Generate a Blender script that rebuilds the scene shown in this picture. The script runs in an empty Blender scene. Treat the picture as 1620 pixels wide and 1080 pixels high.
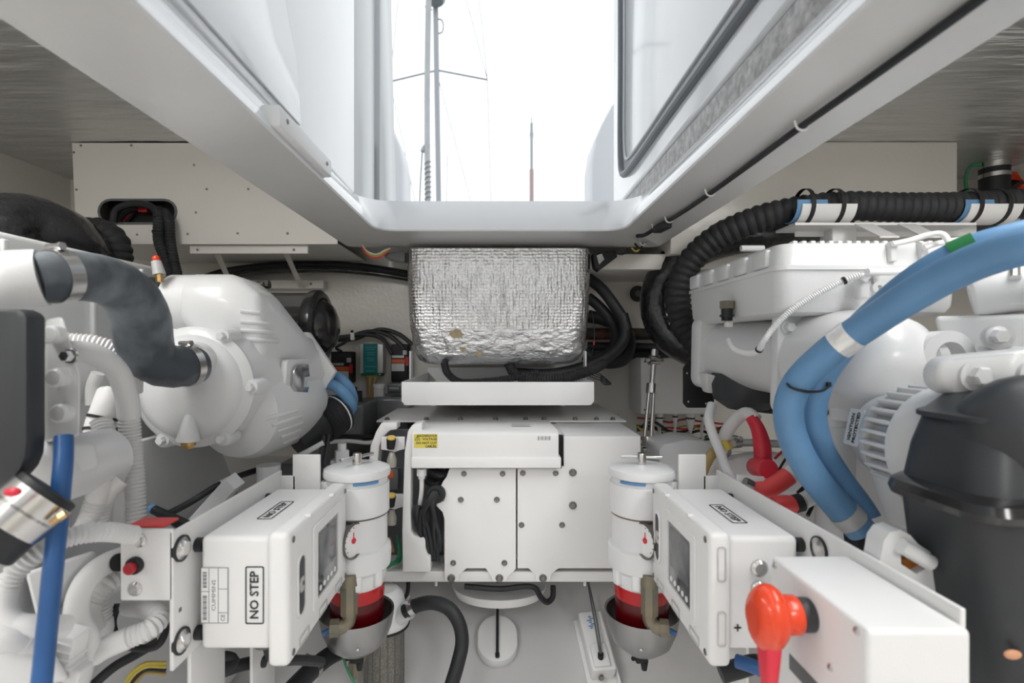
import bpy, bmesh, math, random
from mathutils import Vector, Matrix, Euler
from mathutils.bvhtree import BVHTree
random.seed(7)
PI = math.pi
scn = bpy.context.scene
COL = scn.collection
# ------------------------------------------------------------------ camera
F, CX, CY, CZ = 810.0, 790.0, 548.0, 1.0      # focal length in px, vanishing point, eye height
cam_d = bpy.data.cameras.new('camera'); cam = bpy.data.objects.new('camera', cam_d); COL.objects.link(cam)
cam_d.sensor_width = 36; cam_d.lens = 36 * F / 1620
cam_d.shift_x = (810 - CX) / 1620; cam_d.shift_y = (CY - 540) / 1620
cam_d.clip_start = .02; cam_d.clip_end = 500
cam_d.dof.use_dof = True; cam_d.dof.focus_distance = 1.35; cam_d.dof.aperture_fstop = 3.4
cam.location = (0, 0, CZ); cam.rotation_euler = (PI / 2, 0, 0)
scn.camera = cam
# ------------------------------------------------------------------ overcast sky, exposure
world = bpy.data.worlds.new('World'); scn.world = world; world.use_nodes = True
wn = world.node_tree; bg = wn.nodes['Background']
bg.inputs['Color'].default_value = (.93, .96, .985, 1); bg.inputs['Strength'].default_value = 1.5
scn.view_settings.view_transform = 'Standard'; scn.view_settings.look = 'None'
scn.view_settings.exposure = 0.0; scn.view_settings.gamma = 1.0; scn.view_settings.use_curve_mapping = False
FILL_W = {'aft': 12.0, 'forward': 5.0}
# ------------------------------------------------------------------ helpers
def P(px, py, d): return Vector(((px - CX) / F * d, d, CZ + (CY - py) / F * d))
def V(*a): return Vector(a)
ROOT = {}
def BM(): return bmesh.new()
def merge(bm, t, M=None):
    if M is not None: t.transform(M)
    me = bpy.data.meshes.new('t'); t.to_mesh(me); t.free(); bm.from_mesh(me); bpy.data.meshes.remove(me)
def finish(bm, name, m, smooth=35):
    bmesh.ops.recalc_face_normals(bm, faces=bm.faces[:])
    me = bpy.data.meshes.new(name); bm.to_mesh(me); bm.free()
    if smooth:
        me.polygons.foreach_set('use_smooth', [True] * len(me.polygons))
        me.set_sharp_from_angle(angle=math.radians(smooth))
    me.materials.append(m)
    return me
def base_of(me):
    xs = [v.co for v in me.vertices]
    lo = [min(c[i] for c in xs) for i in range(3)]; hi = [max(c[i] for c in xs) for i in range(3)]
    return V((lo[0] + hi[0]) / 2, (lo[1] + hi[1]) / 2, lo[2])
def thing(name, label, cat, loc, group=None):
    o = bpy.data.objects.new(name, None); COL.objects.link(o); o.location = loc; o.empty_display_size = .05
    o['label'] = label; o['category'] = cat
    if group: o['group'] = group
    ROOT[o] = Vector(loc); return o
def part(par, name, bm, m, label=None, smooth=35):
    me = finish(bm, name, m, smooth) if isinstance(bm, bmesh.types.BMesh) else bm
    r = ROOT[par]; me.transform(Matrix.Translation(-r))
    o = bpy.data.objects.new(name, me); COL.objects.link(o); o.parent = par
    if label: o['label'] = label
    ROOT[o] = r; return o
def single(name, label, cat, bm, m, group=None, smooth=35):
    me = finish(bm, name, m, smooth); b = base_of(me); me.transform(Matrix.Translation(-b))
    o = bpy.data.objects.new(name, me); COL.objects.link(o); o.location = b
    o['label'] = label; o['category'] = cat
    if group: o['group'] = group
    ROOT[o] = b; return o
def struct(name, bm, m, par=None, smooth=35):
    me = finish(bm, name, m, smooth)
    o = bpy.data.objects.new(name, me); COL.objects.link(o)
    if par: me.transform(Matrix.Translation(-ROOT[par])); o.parent = par; ROOT[o] = ROOT[par]
    else: o['kind'] = 'structure'; ROOT[o] = V(0, 0, 0)
    return o
def box(bm, c, s, r=0, seg=3, rot=None, M=None):
    t = BM(); bmesh.ops.create_cube(t, size=1)
    bmesh.ops.scale(t, vec=Vector(s), verts=t.verts)
    if r > 0: bmesh.ops.bevel(t, geom=t.edges[:], offset=min(r, min(s) * .49), segments=seg, profile=.5, affect='EDGES')
    T = Matrix.Translation(Vector(c))
    if rot is not None: T = T @ (Euler(rot).to_matrix().to_4x4() if not isinstance(rot, Matrix) else rot.to_4x4())
    if M is not None: T = M @ T
    merge(bm, t, T)
def bb(bm, x0, x1, y0, y1, z0, z1, r=0, seg=3):
    box(bm, ((x0 + x1) / 2, (y0 + y1) / 2, (z0 + z1) / 2), (abs(x1 - x0), abs(y1 - y0), abs(z1 - z0)), r, seg)
def pxb(bm, x0, y0, x1, y1, d, depth, r=0, seg=3):
    a = P(x0, y0, d); b = P(x1, y1, d); bb(bm, a.x, b.x, d, d + depth, b.z, a.z, r, seg)
def frame(axis, up=None):
    z = Vector(axis).normalized(); u = Vector(up) if up else (V(0, 0, 1) if abs(z.z) < .9 else V(0, 1, 0))
    x = u.cross(z).normalized(); y = z.cross(x)
    return Matrix((x, y, z)).transposed()
def lathe(bm, prof, o, axis=(0, 0, 1), seg=28, up=None):
    M = frame(axis, up); o = Vector(o); rings = []
    for r, h in prof:
        if r < 1e-6: rings.append([bm.verts.new(o + M @ V(0, 0, h))])
        else: rings.append([bm.verts.new(o + M @ V(r * math.cos(2 * PI * i / seg), r * math.sin(2 * PI * i / seg), h)) for i in range(seg)])
    for a, b in zip(rings[:-1], rings[1:]):
        for i in range(seg):
            j = (i + 1) % seg
            if len(a) == 1 and len(b) == 1: continue
            if len(a) == 1: bm.faces.new((a[0], b[i], b[j]))
            elif len(b) == 1: bm.faces.new((a[i], b[0], a[j]))
            else: bm.faces.new((a[i], a[j], b[j], b[i]))
    for r in (rings[0], rings[-1]):
        if len(r) > 1 and prof[0] != prof[-1]:
            try: bm.faces.new(r)
            except ValueError: pass
def cyl(bm, a, b, r, r2=None, seg=24, bev=0):
    a = Vector(a); b = Vector(b); h = (b - a).length; r2 = r if r2 is None else r2
    if bev: prof = [(r - bev, 0), (r - bev * .3, bev * .3), (r, bev), (r2, h - bev), (r2 - bev * .3, h - bev * .3), (r2 - bev, h)]
    else: prof = [(r, 0), (r2, h)]
    lathe(bm, prof, a, b - a, seg)
def ball(bm, c, r, s=(1, 1, 1), seg=20, rot=None):
    t = BM(); bmesh.ops.create_uvsphere(t, u_segments=seg, v_segments=seg // 2, radius=r)
    T = Matrix.Translation(Vector(c))
    if rot is not None: T = T @ Euler(rot).to_matrix().to_4x4()
    merge(bm, t, T @ Matrix.Diagonal((*s, 1)))
def spline(pts, step):
    pts = [Vector(p) for p in pts]
    if len(pts) == 2: pts = [pts[0], (pts[0] + pts[1]) / 2, pts[1]]
    e = [pts[0] * 2 - pts[1]] + pts + [pts[-1] * 2 - pts[-2]]
    out = []
    for i in range(1, len(e) - 2):
        p0, p1, p2, p3 = e[i - 1:i + 3]
        # centripetal catmull-rom
        t0 = 0; t1 = t0 + max((p1 - p0).length, 1e-5) ** .5; t2 = t1 + max((p2 - p1).length, 1e-5) ** .5; t3 = t2 + max((p3 - p2).length, 1e-5) ** .5
        n = max(4, int((p2 - p1).length / step * 1.5))
        for k in range(n):
            t = t1 + (t2 - t1) * k / n
            A1 = p0 * ((t1 - t) / (t1 - t0)) + p1 * ((t - t0) / (t1 - t0)); A2 = p1 * ((t2 - t) / (t2 - t1)) + p2 * ((t - t1) / (t2 - t1)); A3 = p2 * ((t3 - t) / (t3 - t2)) + p3 * ((t - t2) / (t3 - t2))
            B1 = A1 * ((t2 - t) / (t2 - t0)) + A2 * ((t - t0) / (t2 - t0)); B2 = A2 * ((t3 - t) / (t3 - t1)) + A3 * ((t - t1) / (t3 - t1))
            out.append(B1 * ((t2 - t) / (t2 - t1)) + B2 * ((t - t1) / (t2 - t1)))
    out.append(pts[-1])
    L = [0]
    for a, b in zip(out[:-1], out[1:]): L.append(L[-1] + (b - a).length)
    n = max(2, int(round(L[-1] / step))); res = []; k = 0
    for i in range(n + 1):
        s = L[-1] * i / n
        while k < len(L) - 2 and L[k + 1] < s: k += 1
        f = (s - L[k]) / max(L[k + 1] - L[k], 1e-9); res.append(out[k].lerp(out[k + 1], min(max(f, 0), 1)))
    return res, L[-1]
def tube(bm, pts, r, seg=14, step=None, corr=None, corr_range=None):
    """r: number or function of 0..1; corr=(pitch, depth) makes ribs"""
    rf = r if callable(r) else (lambda t: r)
    step = step or (corr[0] / 4 if corr else max(rf(.5) * .5, .004))
    path, L = spline(pts, step); n = len(path) - 1
    tg = [(path[min(i + 1, n)] - path[max(i - 1, 0)]).normalized() for i in range(n + 1)]
    x = tg[0].orthogonal().normalized(); rings = []
    for i, p in enumerate(path):
        x = (x - tg[i] * x.dot(tg[i])).normalized(); y = tg[i].cross(x); t = i / n; rr = rf(t)
        if corr and (corr_range is None or corr_range[0] <= t <= corr_range[1]):
            rr -= corr[1] * (1 if (i % 4) in (2,) else (.35 if (i % 4) in (1, 3) else 0))
        rings.append([bm.verts.new(p + (x * math.cos(2 * PI * k / seg) + y * math.sin(2 * PI * k / seg)) * rr) for k in range(seg)])
    for a, b in zip(rings[:-1], rings[1:]):
        for k in range(seg): bm.faces.new((a[k], a[(k + 1) % seg], b[(k + 1) % seg], b[k]))
    bm.faces.new(rings[0]); bm.faces.new(rings[-1])
    return path, tg
def at(pts, t, step=.004):
    path, L = spline(pts, step); n = len(path) - 1; i = min(max(int(t * n), 1), n - 1)
    return path[i], (path[i + 1] - path[i - 1]).normalized()
def band(bm, p, ax, r, w, th=.0015, seg=24):
    lathe(bm, [(r, -w / 2), (r + th, -w / 2), (r + th, w / 2), (r, w / 2), (r, -w / 2)], p, ax, seg)
def clamp(bm, p, ax, r, w, up=(0, 0, 1)):
    band(bm, p, ax, r, w, .0018, 28)
    u = Vector(up); ax = Vector(ax).normalized(); u = (u - ax * u.dot(ax)).normalized(); s = ax.cross(u)
    c = Vector(p) + u * (r + .005)
    cyl(bm, c - s * .012, c + s * .012, .0045, seg=10); cyl(bm, c + s * .012, c + s * .017, .006, seg=6)
def plate(bm, outer, holes, o, u, v, n, th, bev=0):
    """flat plate with holes: 2-d loops laid out on u,v at o, thickness th along n"""
    o = Vector(o); u = Vector(u); v = Vector(v); n = Vector(n).normalized(); t = BM(); es = []
    for lp in [outer] + list(holes):
        vs = [t.verts.new(o + u * a + v * b) for a, b in lp]
        es += [t.edges.new((vs[i], vs[(i + 1) % len(vs)])) for i in range(len(vs))]
    if holes: bmesh.ops.triangle_fill(t, use_beauty=True, use_dissolve=True, edges=es)
    else: t.faces.new([e.verts[0] for e in es])
    bmesh.ops.recalc_face_normals(t, faces=t.faces[:])
    g = bmesh.ops.extrude_face_region(t, geom=t.faces[:])
    bmesh.ops.translate(t, vec=n * th, verts=[e for e in g['geom'] if isinstance(e, bmesh.types.BMVert)])
    if bev:
        bmesh.ops.recalc_face_normals(t, faces=t.faces[:])
        ed = [e for e in t.edges if len(e.link_faces) == 2 and e.calc_face_angle(0) > .6]
        bmesh.ops.bevel(t, geom=ed, offset=bev, segments=2, profile=.5, affect='EDGES')
    merge(bm, t)
def pxplate(bm, pts, d, th, holes=(), bev=0):
    """front-facing plate whose outline is given in px at depth d"""
    f = lambda lp: [((x - CX) / F * d, CZ + (CY - y) / F * d) for x, y in lp]
    plate(bm, f(pts), [f(h) for h in holes], (0, d, 0), (1, 0, 0), (0, 0, 1), (0, 1, 0), th, bev)
def hull(bm, pts, bev=0, seg=3):
    t = BM(); vs = [t.verts.new(p) for p in pts]
    bmesh.ops.convex_hull(t, input=vs)
    loose = [v for v in t.verts if not v.link_faces]; bmesh.ops.delete(t, geom=loose, context='VERTS')
    bmesh.ops.dissolve_limit(t, angle_limit=.02, verts=t.verts[:], edges=t.edges[:])
    if bev:
        ed = [e for e in t.edges if len(e.link_faces) == 2 and e.calc_face_angle(0) > .45]
        bmesh.ops.bevel(t, geom=ed, offset=bev, segments=seg, profile=.5, affect='EDGES')
    merge(bm, t)
def circ(c, r, u, v, n=24, a0=0, a1=2 * PI):
    c = Vector(c); u = Vector(u); v = Vector(v)
    return [c + u * (r * math.cos(a0 + (a1 - a0) * i / n)) + v * (r * math.sin(a0 + (a1 - a0) * i / n)) for i in range(n)]
def bolt(bm, p, ax, r=.008, h=.006, washer=True):
    p = Vector(p); ax = Vector(ax).normalized()
    if washer: lathe(bm, [(r * 1.35, 0), (r * 1.35, h * .25), (r * 1.2, h * .3)], p, ax, 18)
    lathe(bm, [(r, h * .2), (r, h * .85), (r * .85, h), (0, h)], p, ax, 6)
def screw(bm, p, ax, r=.004, h=.002):
    lathe(bm, [(r, 0), (r * .9, h * .6), (r * .5, h), (0, h * 1.05)], p, ax, 14)
def rrect(w, h, r, n=5):
    out = []
    for cx, cy, a in ((w / 2 - r, h / 2 - r, 0), (-w / 2 + r, h / 2 - r, PI / 2), (-w / 2 + r, -h / 2 + r, PI), (w / 2 - r, -h / 2 + r, 3 * PI / 2)):
        out += [(cx + r * math.cos(a + PI / 2 * i / n), cy + r * math.sin(a + PI / 2 * i / n)) for i in range(n + 1)]
    return out
def text(par, name, s, size, o, u, v, m, align='CENTER', label=None, th=.0003, fit=None, bold=0):
    cu = bpy.data.curves.new('txt', 'FONT'); cu.body = s; cu.size = size; cu.align_x = align; cu.align_y = 'CENTER'; cu.extrude = th; cu.offset = bold; cu.resolution_u = 2
    ob = bpy.data.objects.new('txt', cu); COL.objects.link(ob); dg = bpy.context.evaluated_depsgraph_get(); dg.update()
    me = bpy.data.meshes.new_from_object(ob.evaluated_get(dg)); bpy.data.objects.remove(ob); bpy.data.curves.remove(cu)
    u = Vector(u).normalized(); v = Vector(v).normalized(); n = u.cross(v)
    if fit:
        w = max(c.co.x for c in me.vertices) - min(c.co.x for c in me.vertices); k = fit / w
        me.transform(Matrix.Diagonal((k, 1, 1, 1)))
    M = Matrix((u, v, n)).transposed().to_4x4(); M.translation = Vector(o)
    me.transform(M); me.materials.clear(); me.materials.append(m)
    return part(par, name, me, m, label)
def hit(bvh, px, py):
    """where the sight line of a photo pixel touches a built surface: point and normal"""
    o = V(0, 0, CZ); p, n, i, d = bvh.ray_cast(o, (P(px, py, 1) - o).normalized())
    if p is None: return None, None
    return p, (n if n.dot(p - o) < 0 else -n)
# ------------------------------------------------------------------ materials
def mat(name, col, rough=.5, metal=0, coat=0, var=0, vscale=6, bump=0, bscale=80, stretch=(1, 1, 1), col2=None, trans=0, emit=0, rvar=0, detail=4, ior=1.45, bdist=.002, ramp=(.35, .7)):
    m = bpy.data.materials.new(name); m.use_nodes = True; nt = m.node_tree; b = nt.nodes['Principled BSDF']
    L = nt.links.new
    b.inputs['Base Color'].default_value = (*col, 1); b.inputs['Roughness'].default_value = rough; b.inputs['Metallic'].default_value = metal
    b.inputs['Coat Weight'].default_value = coat; b.inputs['Coat Roughness'].default_value = .08; b.inputs['Transmission Weight'].default_value = trans; b.inputs['IOR'].default_value = ior
    if emit: b.inputs['Emission Color'].default_value = (*col, 1); b.inputs['Emission Strength'].default_value = emit
    tc = nt.nodes.new('ShaderNodeTexCoord'); mp = nt.nodes.new('ShaderNodeMapping'); mp.inputs['Scale'].default_value = stretch
    L(tc.outputs['Object'], mp.inputs['Vector'])
    n1 = nt.nodes.new('ShaderNodeTexNoise'); n1.inputs['Scale'].default_value = vscale; n1.inputs['Detail'].default_value = detail; L(mp.outputs['Vector'], n1.inputs['Vector'])
    if var or col2:
        rmp = nt.nodes.new('ShaderNodeValToRGB'); rmp.color_ramp.elements[0].position = ramp[0]; rmp.color_ramp.elements[1].position = ramp[1]
        c2 = col2 or tuple(max(0, c * (1 - var)) for c in col)
        rmp.color_ramp.elements[0].color = (*c2, 1); rmp.color_ramp.elements[1].color = (*col, 1)
        L(n1.outputs['Fac'], rmp.inputs['Fac']); L(rmp.outputs['Color'], b.inputs['Base Color'])
    if rvar:
        mr = nt.nodes.new('ShaderNodeMapRange'); mr.inputs['To Min'].default_value = max(.02, rough - rvar); mr.inputs['To Max'].default_value = rough + rvar
        L(n1.outputs['Fac'], mr.inputs['Value']); L(mr.outputs['Result'], b.inputs['Roughness'])
    if bump:
        n2 = nt.nodes.new('ShaderNodeTexNoise'); n2.inputs['Scale'].default_value = bscale; n2.inputs['Detail'].default_value = 3; L(mp.outputs['Vector'], n2.inputs['Vector'])
        bp = nt.nodes.new('ShaderNodeBump'); bp.inputs['Strength'].default_value = bump; bp.inputs['Distance'].default_value = bdist
        L(n2.outputs['Fac'], bp.inputs['Height']); L(bp.outputs['Normal'], b.inputs['Normal'])
    return m
ENG = mat('white_engine_paint', (.77, .775, .78), .34, coat=.25, var=.05, vscale=5, bump=.12, bscale=160)
BOXW = mat('white_powder_coat', (.82, .815, .81), .42, var=.03, bump=.12, bscale=420)
GELC = mat('white_gelcoat', (.77, .785, .80), .12, coat=.4, var=.015, bump=.02, bscale=6)
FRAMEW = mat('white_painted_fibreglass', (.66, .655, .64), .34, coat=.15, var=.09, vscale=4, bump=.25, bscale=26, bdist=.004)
WALL = mat('cream_wall_paint', (.74, .715, .665), .28, coat=.2, var=.05, vscale=3, bump=.35, bscale=70, bdist=.003)
PANEL = mat('cream_panel_paint', (.77, .745, .70), .38, var=.02, bump=.08, bscale=300)
FLOORM = mat('bilge_paint', (.76, .75, .75), .26, coat=.3, var=.10, vscale=3.2, bump=.35, bscale=9, bdist=.008)
COND = mat('white_conduit_plastic', (.78, .775, .77), .42, var=.05)
PLAS = mat('white_plastic', (.83, .83, .83), .35)
RUB = mat('black_rubber', (.024, .026, .029), .5, var=.35, vscale=20, bump=.2, bscale=120)
RUBS = mat('black_shiny_wrap', (.028, .029, .031), .16, coat=.6, var=.3, vscale=14, bump=.9, bscale=42, bdist=.006, stretch=(1, 1, 1))
GREYR = mat('dark_grey_rubber', (.062, .073, .086), .48, col2=(.24, .265, .29), vscale=11, ramp=(.32, .60), bump=.15, bscale=90, rvar=.1)
DUCT = mat('black_duct_rubber', (.030, .031, .034), .6, var=.3, vscale=30, bump=.2, bscale=200)
COVB = mat('charcoal_cover_plastic', (.045, .049, .054), .42, var=.25, vscale=7, bump=.08, bscale=300)
COVG = mat('black_gloss_plastic', (.016, .016, .017), .2, coat=.4)
BLK = mat('matt_black', (.015, .015, .016), .6)
SHIELD = mat('brushed_steel', (.36, .355, .35), .34, 1, rvar=.08, vscale=30)
STEEL = mat('stainless_steel', (.62, .61, .60), .25, 1, rvar=.08, vscale=30)
DSTEEL = mat('dull_steel_bolt', (.26, .25, .24), .38, 1, var=.2, vscale=60)
BRASS = mat('brass', (.62, .40, .17), .3, 1, var=.3, vscale=40)
BRONZE = mat('tarnished_bronze', (.27, .225, .16), .5, .5, col2=(.21, .20, .155), vscale=30, bump=.4, bscale=120)
BLUE = mat('sky_blue_hose', (.14, .305, .53), .42, var=.14, vscale=12, bump=.12, bscale=200)
BLUED = mat('deep_blue_hose', (.035, .13, .36), .35, var=.2, vscale=15)
RED = mat('crimson_boot', (.70, .028, .055), .38, coat=.1)
REDC = mat('coral_boot', (.78, .075, .075), .42)
ORANGE = mat('orange_red_plastic', (.80, .062, .014), .26, coat=.3, var=.08)
TAN = mat('tan_hose', (.52, .37, .14), .5, var=.2)
TEAL = mat('teal_label', (.012, .20, .21), .4)
ALU = mat('pale_aluminium', (.62, .62, .61), .35, .6)
GREENW = mat('green_wire', (.03, .22, .10), .45)
GREENT = mat('green_tape', (.02, .19, .06), .45)
TAPE = mat('grey_tape', (.55, .55, .54), .35, var=.2, vscale=40)
SILT = mat('silver_tape', (.85, .85, .84), .22, .3, bump=.8, bscale=50, bdist=.004)
YEL = mat('yellow_sticker', (.72, .60, .10), .45)
INK = mat('black_ink', (.02, .02, .022), .5)
GREYINK = mat('grey_ink', (.22, .22, .23), .5)
STICK = mat('white_sticker', (.80, .80, .79), .35)
STICKG = mat('silver_sticker', (.62, .62, .61), .35, .2, var=.15, vscale=60)
SCREEN = mat('dark_display_glass', (.045, .05, .055), .12, coat=.5, col2=(.11, .115, .12), vscale=10)
GLASSD = mat('gauge_dial', (.86, .86, .85), .4)
FUEL = mat('red_fuel_bowl', (.70, .008, .012), .08, trans=.35, coat=.5, ior=1.35)
FUELD = mat('dark_red_fuel', (.09, .002, .004), .22)
CLEARB = mat('cloudy_clear_plastic', (.55, .53, .46), .18, trans=.35, coat=.3)
MESHM = mat('steel_mesh', (.33, .32, .28), .45, .6, var=.5, vscale=260)
BRASSY = mat('amber_plastic', (.78, .55, .12), .35)
RUST = mat('rusty_pipe', (.22, .08, .04), .6, col2=(.05, .045, .04), vscale=14, ramp=(.45, .6))
ORLAB = mat('orange_device_label', (.60, .11, .03), .45)
WIRER = mat('red_wire', (.50, .02, .025), .4)
WIREY = mat('yellow_wire', (.62, .50, .10), .4)
WIREB = mat('brown_wire', (.30, .20, .09), .5)
GREYP = mat('smoky_plastic', (.13, .135, .14), .3)
STAIN = mat('resin_stain', (.52, .42, .25), .4, var=.3, vscale=60)
CORK = mat('orange_residue', (.70, .24, .03), .5, var=.4, vscale=40)
PEACH = mat('peach_plug', (.66, .33, .19), .5)
SEAL = mat('grey_rubber_seal', (.17, .185, .20), .4)
MASTM = mat('grey_mast_aluminium', (.42, .44, .46), .4)
SAILM = mat('furled_sail_cloth', (.55, .56, .565), .7, var=.1, vscale=3)
MASTR = mat('pale_red_mast', (.50, .36, .36), .5)
LINE = mat('rigging_wire', (.22, .23, .24), .5)
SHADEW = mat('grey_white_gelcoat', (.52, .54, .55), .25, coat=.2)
BOATW = mat('far_boat_gelcoat', (.62, .64, .66), .3)
WATER = mat('grey_water', (.10, .12, .13), .12, bump=.3, bscale=1.5, bdist=.05)
FILLM = mat('fill_diffuser', (1, .97, .92), .4, emit=6)
LTBL = mat('blue_label', (.10, .26, .50), .4)
def foil(name, base, rough, s1, d1, kind):
    m = bpy.data.materials.new(name); m.use_nodes = True; nt = m.node_tree; b = nt.nodes['Principled BSDF']; L = nt.links.new
    b.inputs['Base Color'].default_value = (*base, 1); b.inputs['Metallic'].default_value = .93; b.inputs['Roughness'].default_value = rough
    tc = nt.nodes.new('ShaderNodeTexCoord'); mp = nt.nodes.new('ShaderNodeMapping'); L(tc.outputs['Object'], mp.inputs['Vector'])
    if kind == 'bubble':
        vo = nt.nodes.new('ShaderNodeTexVoronoi'); vo.inputs['Scale'].default_value = s1; vo.inputs['Randomness'].default_value = .35; L(mp.outputs['Vector'], vo.inputs['Vector'])
        ns = nt.nodes.new('ShaderNodeTexNoise'); ns.inputs['Scale'].default_value = 34; ns.inputs['Detail'].default_value = 6
        mp2 = nt.nodes.new('ShaderNodeMapping'); mp2.inputs['Scale'].default_value = (3, 1, .55); L(tc.outputs['Object'], mp2.inputs['Vector']); L(mp2.outputs['Vector'], ns.inputs['Vector'])
        b1 = nt.nodes.new('ShaderNodeBump'); b1.inputs['Strength'].default_value = .75; b1.inputs['Distance'].default_value = .004; L(vo.outputs['Distance'], b1.inputs['Height'])
        b2 = nt.nodes.new('ShaderNodeBump'); b2.inputs['Strength'].default_value = .7; b2.inputs['Distance'].default_value = .008; L(ns.outputs['Fac'], b2.inputs['Height']); L(b1.outputs['Normal'], b2.inputs['Normal'])
    else:
        mp.inputs['Scale'].default_value = (1.2, 7, 1) if kind == 'sheet' else (1, 1, 1.8)
        ns = nt.nodes.new('ShaderNodeTexNoise'); ns.inputs['Scale'].default_value = s1; ns.inputs['Detail'].default_value = 5; L(mp.outputs['Vector'], ns.inputs['Vector'])
        b2 = nt.nodes.new('ShaderNodeBump'); b2.inputs['Strength'].default_value = .8; b2.inputs['Distance'].default_value = d1; L(ns.outputs['Fac'], b2.inputs['Height'])
        n3 = nt.nodes.new('ShaderNodeTexNoise'); n3.inputs['Scale'].default_value = 3; n3.inputs['Detail'].default_value = 6; L(tc.outputs['Object'], n3.inputs['Vector'])
        mr = nt.nodes.new('ShaderNodeMapRange'); mr.inputs['To Min'].default_value = rough - .1; mr.inputs['To Max'].default_value = rough + .2; L(n3.outputs['Fac'], mr.inputs['Value']); L(mr.outputs['Result'], b.inputs['Roughness'])
    L(b2.outputs['Normal'], b.inputs['Normal'])
    return m
FOILB = foil('bubble_foil', (.80, .80, .81), .24, 95, .004, 'bubble')
FOILS = foil('smooth_foil_tape', (.80, .80, .81), .22, 26, .02, 'crinkle')
FOILC = foil('ceiling_foil', (.74, .745, .74), .34, 2.4, .05, 'sheet')
# ================================================================== SETTING
WX0, WX1, WY0, WY1, CEIL = -1.8, 2.0, -1.6, 2.15, 1.70
bm = BM(); plate(bm, [(WY0, 0), (1.35, .05), (WY1, .54), (WY1, -.12), (WY0, -.12)], [], (WX0, 0, 0), (0, 1, 0), (0, 0, 1), (1, 0, 0), WX1 - WX0); struct('floor', bm, FLOORM)
bm = BM(); plate(bm, [(WX0, -.12), (WX1, -.12), (WX1, CEIL + .1), (.56, CEIL + .1), (.56, 1.47), (-.54, 1.47), (-.54, CEIL + .1), (WX0, CEIL + .1)], [], (0, WY1, 0), (1, 0, 0), (0, 0, 1), (0, 1, 0), .05); wall_back = struct('wall_back', bm, WALL)
bm = BM(); bb(bm, WX0 - .05, WX0, WY0 - .05, WY1 + .05, -.12, CEIL + .1); struct('wall_left', bm, WALL)
bm = BM(); bb(bm, WX1, WX1 + .05, WY0 - .05, WY1 + .05, -.12, CEIL + .1); struct('wall_right', bm, WALL)
bm = BM(); bb(bm, WX0, WX1, WY0 - .05, WY0, -.12, CEIL + .1); struct('wall_rear', bm, WALL)
HN = -1.15     # near end of the hatch opening, behind the camera
bm = BM()
for a in ((WX0, -.50, WY0, WY1), (.52, WX1, WY0, WY1), (-.50, .52, WY0, HN - .1)): bb(bm, a[0], a[1], a[2], a[3], CEIL, CEIL + .08)
bb(bm, -.55, .58, 1.765, WY1, 1.42, 1.468); bb(bm, -.55, -.505, HN - .2, WY1, 1.46, CEIL + .02); bb(bm, .53, .58, HN - .2, WY1, 1.46, CEIL + .02); bb(bm, -.55, .58, HN - .25, HN - .15, 1.46, CEIL + .02)
struct('ceiling', bm, FOILC)
def ring(aL, aR, far, near, z, r, n=6):
    o = []
    for cx, cy, a in ((aR - r, far - r, 0), (-aL + r, far - r, PI / 2), (-aL + r, near + r, PI), (aR - r, near + r, 3 * PI / 2)):
        o += [V(cx + r * math.cos(a + PI / 2 * i / n), cy + r * math.sin(a + PI / 2 * i / n), z) for i in range(n + 1)]
    return o
bm = BM(); rs = []
for aL, aR, far, near, z, r in ((.470, .470, 1.68, HN - .06, 1.470, .12), (.450, .452, 1.655, HN - .05, 1.470, .11), (.443, .446, 1.648, HN - .045, 1.464, .105), (.402, .405, 1.590, HN - .01, 1.412, .08), (.378, .381, 1.558, HN, 1.372, .068), (.372, .375, 1.552, HN, 1.354, .065), (.3745, .3775, 1.5545, HN - .003, 1.350, .066),
                            (.52, .545, 1.76, HN - .16, 1.342, .03), (.533, .56, 1.775, HN - .18, 1.352, .03), (.538, .566, 1.78, HN - .19, 1.468, .03)):
    rs.append([bm.verts.new(p) for p in ring(aL, aR, far, near, z, r)])
def skin(bm, rows):
    for a, b in rows:
        for i in range(len(a)): bm.faces.new((a[i], a[(i + 1) % len(a)], b[(i + 1) % len(a)], b[i]))
pos = [[v.co.copy() for v in r] for r in rs]; bm.free()
bm = BM(); rr = [[bm.verts.new(p) for p in r] for r in pos[:7]]; skin(bm, zip(rr[:-1], rr[1:])); struct('trim_1', bm, GELC, smooth=28)       # bright gelcoat coaming
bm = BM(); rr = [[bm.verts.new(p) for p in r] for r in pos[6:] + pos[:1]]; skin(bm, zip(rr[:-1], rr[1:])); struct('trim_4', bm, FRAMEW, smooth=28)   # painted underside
# right upper bulkhead block
bm = BM(); a = P(985, 222, 1.75); b = P(1515, 402, 1.75); bb(bm, .585, b.x, 1.75, 2.15, b.z, CEIL, .004); struct('trim_2', bm, WALL)
bm = BM(); a = P(1000, 402, 1.78); bb(bm, a.x - .2, 1.55, 1.80, 2.15, a.z - .05, a.z + .005, .004); struct('trim_3', bm, PANEL)
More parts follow.
